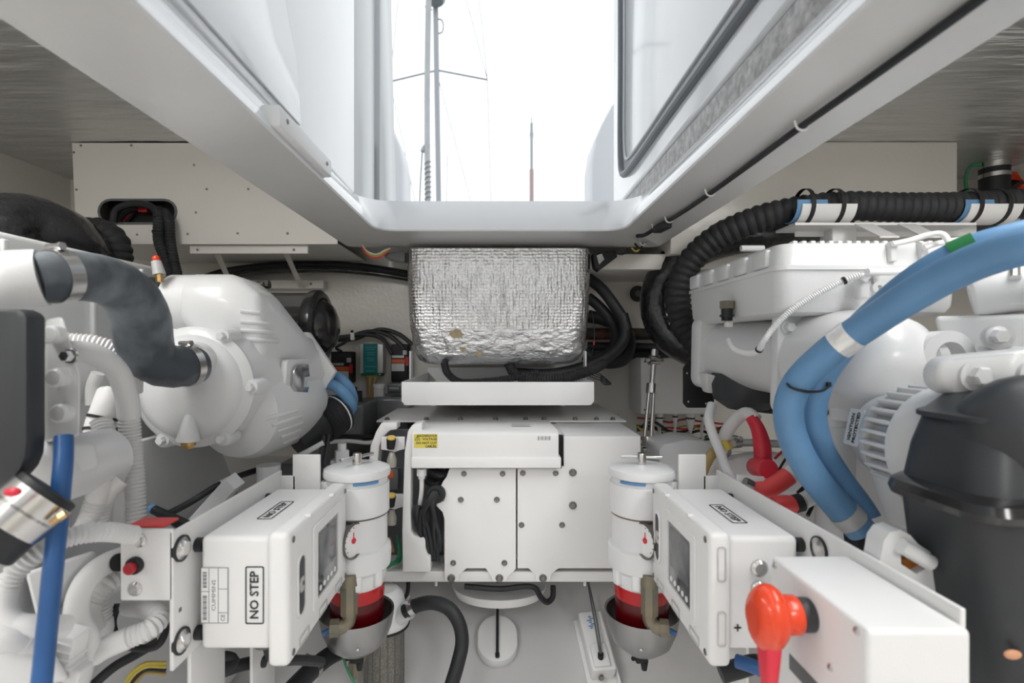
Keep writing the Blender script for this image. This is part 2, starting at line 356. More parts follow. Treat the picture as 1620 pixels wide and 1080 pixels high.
# ------------------------------------------------------------------ left access panel with oval cut-out
t = thing('access_panel', 'cream screwed wall panel with oval cable cut-out behind the left engine', 'panel', P(320, 385, 1.9))
bm = BM(); D = 1.75
slot = [(217 + 61 * (x / .5) * .5 * 1, 334 + y) for x, y in []]
def capsule(x0, y0, x1, y1, n=8):
    r = (y1 - y0) / 2; cy = (y0 + y1) / 2; o = []
    for i in range(n + 1): a = -PI / 2 + PI * i / n; o.append((x1 - r + r * math.cos(a), cy + r * math.sin(a)))
    for i in range(n + 1): a = PI / 2 + PI * i / n; o.append((x0 + r + r * math.cos(a), cy + r * math.sin(a)))
    return o
pxplate(bm, [(114, 226), (534, 226), (534, 386), (121, 386)], D, .004, [capsule(157, 317, 277, 352)])
part(t, 'face', bm, PANEL)
bm = BM(); a = P(121, 386, D); b = P(534, 386, D)
bb(bm, a.x, b.x, D + .004, WY1 - .002, a.z, a.z + .004); bb(bm, a.x, a.x + .004, D + .004, WY1 - .002, a.z + .004, CEIL - .002); part(t, 'return_edge', bm, PANEL)
bm = BM(); a = P(150, 352, D); b = P(284, 316, D); bb(bm, a.x, b.x, D + .06, D + .3, a.z - .06, b.z + .05); part(t, 'dark_cavity', bm, BLK)
bm = BM(); lp = capsule(154, 314, 280, 355); lp2 = capsule(157.5, 317.5, 276.5, 351.5); pxplate(bm, lp, D - .003, .003, [lp2]); part(t, 'cutout_rim', bm, GREYP)
me = None
for x, y in ((117, 241), (121, 300), (126, 365), (307, 261), (327, 299), (393, 299), (310, 336), (217, 371), (297, 370), (376, 369), (455, 369), (126, 371), (166, 371), (208, 230), (128, 230)):
    p = P(x, y, D)
    if me is None:
        bm = BM(); screw(bm, (0, 0, 0), (0, -1, 0), .0042, .0025); me = finish(bm, 'screw', DSTEEL)
    o = bpy.data.objects.new('screw', me); COL.objects.link(o); o.parent = t; o.location = p - ROOT[t]
# ------------------------------------------------------------------ outside: water, hatch lids, masts
bm = BM(); bb(bm, -150, 150, -120, 250, -1.0, -.9); struct('water', bm, WATER)
# left lid standing open
t = thing('hatch_lid', 'white glossy hatch lid standing open left of the opening', 'hatch lid', (-.45, .3, 1.48))
bm = BM(); bb(bm, -.51, -.455, HN, 1.615, 1.477, 3.4, .012); part(t, 'panel', bm, GELC)
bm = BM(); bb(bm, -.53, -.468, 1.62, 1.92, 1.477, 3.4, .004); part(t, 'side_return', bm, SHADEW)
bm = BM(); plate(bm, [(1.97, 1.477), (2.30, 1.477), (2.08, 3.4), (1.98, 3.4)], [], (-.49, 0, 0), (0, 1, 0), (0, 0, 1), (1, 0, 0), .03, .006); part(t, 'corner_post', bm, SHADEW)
bm = BM(); pr = [(-.1, 1.80), (.35, 2.02), (.78, 1.95), (1.05, 1.76), (1.14, 1.62), (1.16, 1.5), (-.1, 1.5)]
plate(bm, pr, [], (-.4545, 0, 0), (0, 1, 0), (0, 0, 1), (1, 0, 0), .006, .002); part(t, 'raised_moulding', bm, GELC)
bm = BM(); plate(bm, [(.2, 3.3), (.2, 2.15), (.75, 2.12), (1.13, 1.93), (1.13, 3.3)], [], (-.4545, 0, 0), (0, 1, 0), (0, 0, 1), (1, 0, 0), .003, .001); part(t, 'grey_reflection', bm, mat('pale_grey_reflection', (.66, .675, .69), .1, coat=.5))  # pale grey plate paints in a reflection on the glossy lid
# grab block on the coaming
t = thing('coaming_block', 'small white block screwed to the left hatch coaming', 'block', P(470, 225, 1.0))
a = V(-.372, 0, 1.40)
bm = BM(); bb(bm, -.392, -.360, .84, 1.10, 1.362, 1.398, .004); part(t, 'block', bm, PLAS)
for y in (.87, 1.07):
    bm = BM(); screw(bm, (-.360, y, 1.382), (1, 0, 0), .0045, .002); part(t, 'screw', bm, DSTEEL)
# right lid with rubber seal
t = thing('hatch_lid', 'white hatch lid with grey rubber seal standing open on the right', 'hatch lid', (.46, .3, 1.48))
bm = BM(); bb(bm, .460, .51, HN, 2.07, 1.545, 3.4, .012); part(t, 'panel', bm, GELC)
bm = BM(); bb(bm, .466, .505, HN, 2.03, 1.478, 1.544, .003); part(t, 'hinge_strip', bm, mat('hinge_strip', (.52, .51, .50), .4, col2=(.25, .24, .23), vscale=60))
bm = BM(); sx = .456
tube(bm, [(sx, HN + .05, 1.625), (sx, .5, 1.625), (sx, 1.3, 1.625), (sx, 1.84, 1.625), (sx, 1.895, 1.64), (sx, 1.915, 1.69), (sx, 1.915, 2.1), (sx, 1.915, 3.35)], .013, 10, .02); part(t, 'rubber_seal', bm, SEAL)
bm = BM()
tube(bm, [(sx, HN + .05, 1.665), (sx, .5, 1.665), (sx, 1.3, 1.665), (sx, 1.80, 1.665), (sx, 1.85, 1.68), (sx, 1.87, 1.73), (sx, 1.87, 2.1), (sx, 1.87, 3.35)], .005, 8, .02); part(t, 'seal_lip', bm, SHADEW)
# far white boat mouldings either side of the gap
def dodger(label, pts, d, th):
    bm = BM(); pxplate(bm, pts, d, th, bev=.03); return single('boat_superstructure', label, 'boat', bm, BOATW)
dodger('pale curved boat cabin side seen left beyond the hatch', [(596, 150), (612, 180), (622, 205), (632, 228), (637, 260), (637, 800), (590, 800)], 5, .5)
dodger('pale curved boat cabin side seen right beyond the hatch', [(968, 165), (952, 195), (942, 220), (937, 255), (936, 800), (985, 800), (985, 150)], 5, .5)
# masts
def rod(bm, a, b, r, seg=8): cyl(bm, a, b, r, seg=seg)
t = thing('sailboat_mast', 'grey sailboat mast with radar dome and spreaders left of the sky gap', 'mast', (P(697, 320, 16).x, 16, -.9))
d = 16
bm = BM(); cyl(bm, V(P(699, 0, d).x, d, -.9), P(688, -60, d), .085, seg=14); part(t, 'pole', bm, MASTM)
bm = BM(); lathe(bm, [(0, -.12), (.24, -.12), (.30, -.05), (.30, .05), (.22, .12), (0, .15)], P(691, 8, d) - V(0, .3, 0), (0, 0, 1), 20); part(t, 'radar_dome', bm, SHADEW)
for x, y in ((617, 129), (771, 126)):
    bm = BM(); rod(bm, P(692, 111, d), P(x, y, d), .03); part(t, 'spreader', bm, MASTM)
bm = BM(); tube(bm, [P(691, 30, d), P(699, 32, d), P(700, 50, d), P(691, 54, d)], .025, 6); tube(bm, [P(680, 8, d), P(673, 10, d), P(676, 16, d), P(684, 15, d)], .02, 6); part(t, 'radar_bracket', bm, MASTM)
for a, b in (((617, 129), (630, 0)), ((617, 129), (655, 310)), ((771, 126), (738, 0)), ((771, 126), (777, 330)), ((771, 126), (758, 0)), ((695, 130), (748, 330)), ((617, 129), (616, 170)), ((708, 245), (706, 330))):
    bm = BM(); p, q = P(*a, d), P(*b, d)
    if b[1] > 170: q = p + (q - p) * ((p.z + .9) / (p.z - q.z))
    rod(bm, p, q, .011, 6); part(t, 'stay', bm, LINE)
t = thing('furled_sail', 'white furled sail rolled up on the forestay beside the mast', 'sail', (P(680, 320, 13).x, 13, -.9)); d = 13
bm = BM(); tube(bm, [V(P(679, 0, d).x, d, -.9), P(677, 320, d), P(676, 240, d), P(676, 120, d), P(678, 0, d), P(680, -80, d)], lambda q: .075, 12, .3); part(t, 'roll', bm, SAILM)
bm = BM(); tube(bm, [P(668, 240, d), P(672, 232, d), P(680, 230, d)], .06, 8); part(t, 'drum', bm, MASTM)
for k in range(9):
    bm = BM(); y = 255 + k * 8; tube(bm, [P(671, y + 5, d - .08), P(677, y, d - .1), P(683, y + 1, d - .08)], .012, 6); part(t, 'rope_turn', bm, LINE)
bm = BM(); tube(bm, [P(668, 238, d), P(664, 320, d), V(P(662, 330, d).x, d, -.9)], .02, 6); part(t, 'halyard', bm, LINE)
t = thing('sailboat_mast', 'distant thin mast with pale red lower half near the middle', 'mast', (P(841, 320, 30).x, 30, -.9)); d = 30
bm = BM(); cyl(bm, V(P(841, 0, d).x, d, -.9), P(841, 268, d), .13, seg=10); part(t, 'lower_pole', bm, MASTR)
bm = BM(); cyl(bm, P(841, 268, d), P(841, 195, d), .09, seg=10); part(t, 'upper_pole', bm, MASTM)
bm = BM(); cyl(bm, P(841, 195, d), P(841, 186, d), .03, seg=8); part(t, 'aerial', bm, LINE)
for x in (815, 866):
    bm = BM(); p, q = P(841, 198, d), P(x, 330, d); q = p + (q - p) * ((p.z + .9) / (p.z - q.z)); rod(bm, p, q, .012, 6); part(t, 'stay', bm, LINE)
# ------------------------------------------------------------------ added ceiling fill lamps, out of view, to brighten the room
for sx, word in ((-1, 'left'), (1, 'right')):
    for yc, place, key in ((-.95, 'behind', 'aft'), (.40, 'above', 'forward')):
        c = V(sx * .95, yc, CEIL)
        t = thing('fill_lamp', 'added white strip lamp, out of view, on the foil ceiling %s the %s engine' % (place, word), 'lamp', c - V(0, 0, .06), 'added ceiling fill lamps')
        bm = BM(); box(bm, c - V(0, 0, .015), (.34, .9, .03), .006); part(t, 'housing', bm, PLAS)
        bm = BM(); box(bm, c - V(0, 0, .042), (.28, .84, .022), .01); part(t, 'diffuser', bm, FILLM)
        ld = bpy.data.lights.new('fill_light', 'AREA'); ld.shape = 'RECTANGLE'; ld.size = .3; ld.size_y = .86; ld.energy = FILL_W[key]; ld.color = (.98, .99, 1)
        lo = bpy.data.objects.new('fill_light', ld); COL.objects.link(lo); lo.parent = t; lo.location = V(0, 0, .004)
# ================================================================== MIDDLE: generator, tray, foil box
G = 1.40
def gp(x, y): return P(x, y, G)
t = thing('generator', 'white boxed marine generator under the foil-wrapped muffler', 'generator', V(0, 1.6, .36))
bm = BM(); pxb(bm, 583, 904, 1003, 921, 1.388, .55, .004); part(t, 'base_tray', bm, BOXW)
bm = BM(); bb(bm, P(700, 0, G).x, P(1012, 0, G).x, 1.43, 1.93, P(0, 893, G).z, .755, .004); part(t, 'core_box', bm, BOXW)
# lower left and right panels with scalloped feet
def scallop(x0, x1, top, feet, bot=899, fy=921):
    pts = [(x0, top), (x1, top)]
    f = sorted(feet, reverse=True); pts.append((x1, bot))
    for c in f:
        lo, hi = c - 12, c + 12
        if hi + 14 < x1: pts += [(hi + 13, bot)]
        pts += [(min(hi, x1), 913), (min(hi, x1), fy - 3), (min(hi - 3, x1 - 1), fy), (max(lo + 3, x0 + 1), fy), (max(lo, x0), fy - 3), (max(lo, x0), 913)]
        if lo - 14 > x0: pts += [(lo - 13, bot)]
    pts.append((x0, bot)) if pts[-1][0] > x0 + 1 else None
    return pts
bm = BM(); pxplate(bm, [(711, 741), (816.3, 741), (816.3, 899), (812, 905), (803, 912), (802, 917), (799, 920), (781, 920), (778, 917), (777, 911), (768, 899), (738, 899), (727, 909), (726, 917), (723, 920), (706, 920), (703, 917), (703, 822), (700, 810), (690, 800), (690, 797), (702, 792), (704, 785), (697, 770), (700, 763), (706, 755)], 1.378, .012, bev=.0015); part(t, 'front_panel', bm, BOXW, smooth=12)
bm = BM(); pxplate(bm, [(818.7, 741), (889, 741), (889, 738), (892, 738), (892, 690), (1013, 690), (1013, 899), (884, 899), (872, 908), (871, 917), (868, 920), (850, 920), (847, 917), (846, 908), (836, 899), (818.7, 899)], 1.378, .012, bev=.0015); part(t, 'front_panel', bm, BOXW, smooth=12)
bm = BM(); bb(bm, P(892, 0, G).x, P(1013, 0, G).x, 1.3905, 1.64, .60, P(0, 690, 1.378).z, .005); part(t, 'right_cover', bm, BOXW)
# control box with sticker
bm = BM(); a = P(651, 686, 1.345); b = P(884, 728, 1.345)
plate(bm, [(1.345, b.z), (1.345, a.z), (1.36, a.z + .008), (1.60, .768), (1.62, b.z)], [], (a.x, 0, 0), (0, 1, 0), (0, 0, 1), (1, 0, 0), b.x - a.x, .004); part(t, 'control_box_lid', bm, BOXW)
bm = BM(); a = P(650, 723, 1.338); b = P(888, 741, 1.338); bb(bm, a.x, b.x, 1.338, 1.44, b.z, a.z, .004); part(t, 'control_box_rim', bm, BOXW)
st = BM(); a = P(655, 686.5, 1.3445); b = P(692, 708, 1.3445); bb(st, a.x, b.x, 1.3438, 1.3448, b.z, a.z); sk = part(t, 'warning_sticker', st, YEL, 'yellow hazardous voltage sticker')
for i, s in enumerate(('HAZARDOUS', 'VOLTAGE', 'DO NOT CUT', 'CABLES.')):
    p = P(691, 689.2 + (0, 5.3, 11.5, 16.8)[i], 1.3434); text(sk, 'lettering', s, .0085, p, (1, 0, 0), (0, 0, 1), INK, 'RIGHT', bold=.0001)
bm = BM()
for a, b in (((656.5, 696), (660.5, 688.5)), ((660.5, 688.5), (664.5, 696)), ((664.5, 696), (656.5, 696)), ((661, 690), (660, 692.5)), ((660, 692.5), (661.3, 692.5)), ((661.3, 692.5), (660.3, 695))): cyl(bm, P(*a, 1.3432), P(*b, 1.3432), .0005, seg=6)
part(sk, 'hazard_triangle', bm, INK)
st = BM(); c = P(824, 672, 1.45); plate(st, [(-.026, -.008), (.026, -.008), (.026, .008), (-.026, .008)], [], c + V(0, 0, .0), (1, 0, 0), V(0, 1, .045).normalized() * 2.2, (0, -.045, 1), .001); part(t, 'data_plate', st, STICKG)
# right end gap
bm = BM(); pxb(bm, 886, 690, 891, 737, 1.40, .03); part(t, 'dark_gap', bm, BLK)
st = BM(); pxb(st, 849, 688.5, 872, 697, 1.3443, .001); sk = part(t, 'serial_sticker', st, STICK)
bm = BM()
for i in range(11):
    x = 851 + i * 1.9; pxb(bm, x, 690, x + (.6 + .7 * (i % 3 == 0)), 696, 1.3438, .0005)
part(sk, 'barcode', bm, GREYINK)
# bolts
me = None
for x, y in ((734, 749), (795, 749), (827, 748), (879, 748), (729, 790), (786, 790), (825, 830), (889, 830), (717, 890), (798, 890)):
    if me is None: bm = BM(); bolt(bm, (0, 0, 0), (0, -1, 0), .0058, .007); me = finish(bm, 'bolt', DSTEEL)
    o = bpy.data.objects.new('bolt', me); COL.objects.link(o); o.parent = t; o.location = P(x, y, 1.378) - ROOT[t]
for x, y in ((906, 747), (906, 799), (714, 914), (790, 914), (859, 914)):
    bm = BM(); bolt(bm, P(x, y, 1.378), (0, -1, 0), .0078, .008); part(t, 'bolt', bm, DSTEEL)
# left end: curved ribs, cable bay, valves
bm = BM(); pxplate(bm, [(668, 668), (652, 672), (645, 682), (640, 715), (638, 770), (636, 840), (637, 905), (681, 905), (681, 880), (676, 878), (673, 868), (673, 850), (655, 848), (650, 840), (649, 800), (650, 745), (653, 690), (668, 688)], 1.36, .05, bev=.003); part(t, 'end_rib', bm, BOXW)
bm = BM(); pxplate(bm, [(628, 668), (603, 669), (595, 682), (586, 705), (582, 745), (581, 905), (594, 905), (596, 745), (600, 705), (607, 690), (616, 681), (628, 679)], 1.42, .05, bev=.003); part(t, 'end_rib', bm, BOXW)
bm = BM(); pxb(bm, 600, 680, 720, 893, 1.50, .02); part(t, 'bay_back', bm, GREYP)
for y in (701, 792):
    bm = BM(); pxplate(bm, [(603, y - 10), (640, y - 10), (640, y + 9), (632, y + 11), (624, y + 14), (612, y + 11), (603, y + 10)], 1.40, .01, bev=.001); lg = part(t, 'valve_lug', bm, BOXW)
    bm = BM(); cyl(bm, P(618, y + 8, 1.39), P(619, y - 7, 1.385), .0105, .013, seg=16); part(lg, 'valve_body', bm, BLK)
    bm = BM(); cyl(bm, P(619, y - 6, 1.385), P(619, y - 11, 1.383), .011, seg=16, bev=.002); part(lg, 'amber_cap', bm, BRASSY)
    bm = BM(); lathe(bm, [(0, 0), (.013, 0), (.014, .02), (.010, .03), (.007, .04), (0, .04)], P(620, y + 37, 1.40), (0, 0, 1), 16); part(lg, 'sediment_glass', bm, CLEARB)
bm = BM(); pxb(bm, 608, 742, 630, 775, 1.44, .03, .003); part(t, 'relay_box', bm, GREYP)
bm = BM(); pxb(bm, 612, 744, 622, 756, 1.438, .002); part(t, 'relay_label', bm, ORLAB)
bm = BM(); cyl(bm, P(667, 752, 1.37), P(667, 741, 1.37), .013, seg=16); cyl(bm, P(667, 757, 1.37), P(667, 750, 1.37), .009, seg=8); part(t, 'cable_gland', bm, PLAS)
bm = BM(); tube(bm, [P(667, 752, 1.375), P(667, 775, 1.375), P(664, 800, 1.385)], .006, 10); part(t, 'white_cable', bm, PLAS)
bm = BM(); lathe(bm, [(.013, -.006), (.024, -.006), (.026, 0), (.024, .006), (.013, .006)], P(690, 781, 1.372), (0, -1, 0), 24); part(t, 'grommet', bm, RUB)
for i in range(9):
    x = 668 + i * 3.1 + random.uniform(-1, 1); bm = BM(); y1 = 868 + random.uniform(0, 22); k = random.uniform(-4, 4)
    tube(bm, [P(690 + (i - 4) * .8, 781 + (i % 3 - 1) * 3, 1.36), P(678 + i * .8, 793, 1.350 + .003 * (i % 3)), P(664 + i * 3 + k, 815, 1.36 + .006 * (i % 3)), P(666 + i * 3.4, 845, 1.365 + .006 * (i % 2)), P(676 + i * 2.4, y1, 1.38)], .0062, 8); part(t, 'loom_cable', bm, RUB)
bm = BM(); tube(bm, [P(661, 800, 1.38), P(659, 812, 1.37), P(662, 828, 1.37), P(668, 842, 1.375)], .011, 10); part(t, 'cable_boot', bm, RUB)
bm = BM(); tube(bm, [P(680, 745, 1.43), P(700, 752, 1.42), P(712, 746, 1.43)], .014, 10); tube(bm, [P(676, 760, 1.44), P(690, 765, 1.43), P(700, 758, 1.44)], .012, 10); part(t, 'inner_hose', bm, RUB)
for i in range(4):
    bm = BM(); tube(bm, [P(631 - i, 870 - i * 8, 1.43), P(629 + i * 2, 882, 1.42), P(620 + i * 3, 893 - i, 1.40), P(612 + i * 2, 898 - i * 3, 1.39)], .0035, 6); part(t, 'green_wire', bm, GREENW)
bm = BM(); tube(bm, [P(612, 868, 1.43), P(622, 873, 1.42), P(616, 850, 1.45)], .004, 6); part(t, 'brown_wire', bm, WIREB)
# pan below
bm = BM(); pr = [(0, -.06), (.10, -.055), (.15, -.035), (.165, 0), (.16, .0), (.14, -.03), (0, -.045)]
tt = BM(); lathe(tt, pr, (0, 0, 0), (0, 0, 1), 32); merge(bm, tt, Matrix.Translation(P(790, 924, 1.52)) @ Matrix.Diagonal((.85, .6, .75, 1))); part(t, 'round_under_pan', bm, BOXW)
bm = BM(); tube(bm, [P(735, 927, 1.44), P(790, 931, 1.43), P(845, 929, 1.43), P(856, 945, 1.43), P(866, 952, 1.44), P(874, 945, 1.45), P(875, 926, 1.47)], .008, 8); part(t, 'under_hose', bm, RUB)
for x in (690, 925):
    bm = BM(); cyl(bm, P(x, 926, 1.41), P(x, 919, 1.41), .004, seg=8); part(t, 'stud', bm, PLAS)
# feet to the floor
for x in (-.30, .33):
    bm = BM(); bb(bm, x - .02, x + .02, 1.80, 1.9, .30, .362, .004); part(t, 'mounting_foot', bm, BOXW)
# gen top plate
t = thing('shelf_plate', 'white bolted shelf plate lying on top of the generator', 'shelf', V(0, 1.75, .767))
a = P(600, 665, 1.66); b = P(986, 665, 1.66); z = a.z
bm = BM(); plate(bm, [(a.x, 1.62), (b.x, 1.62), (b.x + .0, 2.10), (a.x, 2.10)], [], (0, 0, z), (1, 0, 0), (0, 1, 0), (0, 0, 1), .005, .001); part(t, 'plate', bm, BOXW)
for x in (612, 674, 728, 784, 832, 861, 910, 944, 970):
    p = P(x, 661, 1.64); bm = BM(); bolt(bm, (p.x, 1.645, z + .005), (0, 0, 1), .0065, .008); part(t, 'bolt', bm, DSTEEL)
# drip tray
t = thing('drip_tray', 'white shallow drip tray hanging below the foil-wrapped box', 'tray', V(-.0, 1.7, .83))
Z0 = P(0, 641, 1.52).z; Z1 = P(0, 604, 1.52).z; X0 = P(635, 0, 1.52).x; X1 = P(940, 0, 1.52).x
bm = BM(); lp = rrect(X1 - X0, Z1 - Z0, .012); cx, cz = (X0 + X1) / 2, (Z0 + Z1) / 2
bm = BM(); plate(bm, [(-.5 * (X1 - X0), Z1), (-.5 * (X1 - X0), Z0 + .012), (-.5 * (X1 - X0) + .012, Z0), (.5 * (X1 - X0) - .012, Z0), (.5 * (X1 - X0), Z0 + .012), (.5 * (X1 - X0), Z1)], [], (cx, 1.52, 0), (1, 0, 0), (0, 0, 1), (0, 1, 0), .004, .0015); part(t, 'front_lip', bm, PLAS)
bm = BM(); bb(bm, X0 + .006, X1 - .006, 1.524, 2.08, Z0 + .001, Z0 + .005); part(t, 'bottom', bm, PLAS)
for x in (X0, X1 - .004):
    bm = BM(); bb(bm, x, x + .004, 1.525, 2.08, Z0 + .012, Z1); part(t, 'side_lip', bm, PLAS)
bm = BM(); bb(bm, X0, X1, 2.08, 2.084, Z0, Z1 + .02); part(t, 'back_lip', bm, PLAS)
for x in (649.5, 926):
    p = P(x, 0, 1.73); bm = BM(); bb(bm, p.x - .002, p.x + .002, 1.72, 1.76, Z0 + .005, .985); part(t, 'hanger_strap', bm, PLAS)
for x in (X0 + .03, X1 - .03):
    bm = BM(); bb(bm, x - .01, x + .01, 2.02, 2.05, z + .005, Z0 + .002); part(t, 'spacer', bm, PLAS)
# foil wrapped box
t = thing('foil_wrapped_box', 'silver bubble-foil wrapped box hanging under the hatch end', 'muffler', P(788, 575, 1.85))
def loft(bm, secs):
    prev = None; first = None
    for s in secs:
        r = [bm.verts.new(p) for p in s]
        if prev:
            for i in range(len(r)): bm.faces.new((prev[i], prev[(i + 1) % len(r)], r[(i + 1) % len(r)], r[i]))
        else: bm.faces.new(r)
        prev = r
    bm.faces.new(prev)
bm = BM(); secs = []; rng = random.Random(3)
for zpx, ins in ((392, 0), (420, 0), (460, .003), (500, .006), (520, .009)):
    xa = P(640, 0, 1.70).x + ins; xb = P(938, 0, 1.70).x - ins
    secs.append([V((xa + xb) / 2 + a, 1.88 + b, P(0, zpx, 1.70).z) for a, b in rrect(xb - xa, .36 - ins * 2, .055, 6)])
loft(bm, secs); part(t, 'bubble_wrap', bm, FOILB)
bm = BM(); secs = []
for zpx, ins in ((519, .0095), (545, .016), (560, .024), (570, .036), (576, .056), (577.5, .08)):
    xa = P(640, 0, 1.70).x + ins; xb = P(938, 0, 1.70).x - ins
    secs.append([V((xa + xb) / 2 + a + rng.uniform(-1, 1) * .0016, 1.88 + b + rng.uniform(-1, 1) * .0016, P(0, zpx, 1.70).z) for a, b in rrect(xb - xa, .36 - ins * 2, .06, 6)])
loft(bm, secs); part(t, 'smooth_foil_base', bm, FOILS, 'smooth crinkled foil tape')
for (x, y, r) in ((721, 528, .021), (732, 552, .010), (757, 560, .012)):
    bm = BM(); n = 12; pxplate(bm, [(x + r / 1.7 * 810 * math.cos(2 * PI * i / n) * (.8 + .35 * random.random()), y + r / 1.7 * 600 * math.sin(2 * PI * i / n) * (.8 + .35 * random.random())) for i in range(n)], 1.705, .004); part(t, 'resin_stain', bm, STAIN)
# hidden brackets / plug at frame corners
t = thing('hatch_actuator_bracket', 'black bracket under the right end of the hatch frame', 'bracket', P(953, 425, 1.74))
bm = BM(); pxplate(bm, [(938, 400), (975, 396), (977, 406), (948, 428), (941, 422)], 1.72, .05, bev=.003); part(t, 'body', bm, BLK)
bm = BM(); pxplate(bm, [(944, 404), (952, 401), (956, 410), (948, 418)], 1.717, .003); part(t, 'tape', bm, TAPE)
bm = BM(); tube(bm, [P(972, 400, 1.73), P(985, 402, 1.72), P(992, 394, 1.70)], .003, 6); part(t, 'wire', bm, RUB)
t = thing('hatch_actuator_bracket', 'black bracket with loose wires under the left end of the hatch frame', 'bracket', P(620, 415, 1.74))
bm = BM(); pxplate(bm, [(605, 401), (640, 396), (640, 414), (625, 412), (610, 408)], 1.72, .05, bev=.003); part(t, 'body', bm, GREYP)
for i, (m, o) in enumerate(((WIREY, 0), (REDC, 3), (PLAS, -3))):
    bm = BM(); tube(bm, [P(572, 388 + o * .3, 1.68), P(582, 401 + o, 1.69), P(596, 405 + o, 1.70), P(610, 398 + o, 1.71), P(618, 393, 1.72)], .0028, 6); part(t, 'wire', bm, m)
# black cooling hoses right of the box
def hose(name, label, cat, pts, r, m, corr=None, group=None, clamps=(), cm=None, cmr=None, crange=None, seg=14, ties=()):
    pts = [P(*p) if len(p) == 3 and not isinstance(p, Vector) else p for p in pts]
    rf = r if callable(r) else (lambda q: r)
    bm = BM(); tube(bm, pts, r, seg, corr=corr, corr_range=crange)
    if not clamps and not ties: return single(name, label, cat, bm, m, group)
    me = finish(bm, 'hose', m); b = base_of(me); t = thing(name, label, cat, b, group); part(t, 'hose', me, m)
    for q in clamps:
        q, w, mm = q if isinstance(q, tuple) else (q, .014, STEEL)
        if isinstance(q, Vector):          # a spot on the hose: take the nearest point of its run
            run, _ = spline(pts, .004); q = min(range(len(run)), key=lambda i: (run[i] - q).length) / (len(run) - 1)
        p, ax = at(pts, q); bm = BM()
        if mm is STEEL: clamp(bm, p, ax, rf(q) + .0003, w); part(t, 'hose_clamp', bm, mm)
        else: band(bm, p, ax, rf(q) + .0002, w, .0012); part(t, 'tape_band', bm, mm)
    for q in ties:
        p, ax = at(pts, q); bm = BM(); band(bm, p, ax, rf(q) + .0003, .005, .001); part(t, 'cable_tie', bm, BLK)
    return t
hose('black_hose', 'thick black hose looping out from behind the foil-wrapped box', 'hose', [(930, 440, 1.9), (950, 455, 1.88), (973, 485, 1.86), (988, 512, 1.85), (986, 538, 1.84), (960, 565, 1.82), (920, 582, 1.80), (870, 592, 1.80), (810, 590, 1.82)], .021, RUB, clamps=((.30, .06, RUB),))
hose('black_hose', 'short black hose tucked inside the larger loop right of the foil box', 'hose', [(930, 470, 1.92), (945, 482, 1.91), (965, 505, 1.90), (975, 530, 1.92), (965, 555, 1.94), (940, 568, 1.95)], .020, RUB)
hose('black_hose', 'thick black hose curling below the loop beside the rusty pipe', 'hose', [(925, 560, 1.98), (955, 572, 1.96), (985, 568, 1.97), (996, 545, 1.99), (985, 520, 2.02), (955, 505, 2.05), (930, 500, 2.06)], .026, RUB)
hose('black_pipe', 'long black pipe running along the back wall towards the right engine', 'pipe', [(930, 548, 2.11), (1000, 549, 2.11), (1100, 553, 2.11), (1200, 560, 2.11)], .019, RUB, ties=(.25, .5))
hose('black_pipe', 'lower black pipe running along the back wall under the rusty pipe', 'pipe', [(930, 561, 2.06), (1000, 562, 2.06), (1100, 565, 2.06), (1200, 572, 2.06)], .014, RUB)
hose('rusty_pipe', 'rusty brown pipe running along the back wall', 'pipe', [(900, 528, 2.12), (1000, 528, 2.12), (1200, 532, 2.12)], .024, RUST)
hose('black_cable', 'black corrugated cable lying in the drip tray, left', 'cable', [(703, 575, 1.75), (708, 590, 1.72), (725, 603, 1.70), (770, 603, 1.70), (815, 597, 1.72), (850, 590, 1.74)], .013, DUCT, corr=(.008, .003))
hose('black_cable', 'black cable bundle crossing the drip tray to the right', 'cable', [(805, 575, 1.78), (815, 592, 1.75), (850, 601, 1.72), (900, 596, 1.70), (935, 585, 1.72), (955, 575, 1.8)], .018, DUCT, corr=(.009, .003))
t = thing('zip_tie_tails', 'thin black cable tails sticking out beside the drip tray', 'wire', P(945, 605, 1.6))
for k in range(4):
    bm = BM(); tube(bm, [P(925, 582 + k * 3, 1.62), P(940, 586 + k * 4, 1.60), P(958 + k * 3, 598 + k * 3, 1.58), P(968 - k * 4, 608, 1.57), P(950, 596 + k * 2, 1.58)], .0016, 6); part(t, 'wire', bm, BLK)
hose('signal_wire', 'thin black wire with a red sleeve beside the foil box', 'wire', [(936, 490, 1.75), (939, 510, 1.74), (940, 540, 1.74), (936, 560, 1.75)], .0016, BLK, seg=6, clamps=((.75, .012, WIRER),))
# black pipe arching on the back wall left of the box
hose('black_pipe', 'black twin cable arching along the wall above the air filter', 'cable', [(300, 450, 2.1), (350, 432, 2.1), (430, 421, 2.1), (520, 419, 2.1), (590, 425, 2.1), (650, 435, 2.1)], .017, RUB)
hose('black_pipe', 'lower strand of the black cable arching above the air filter', 'cable', [(300, 458, 2.06), (350, 440, 2.06), (430, 429, 2.06), (520, 427, 2.06), (590, 432, 2.06), (650, 441, 2.06)], .012, RUBS)
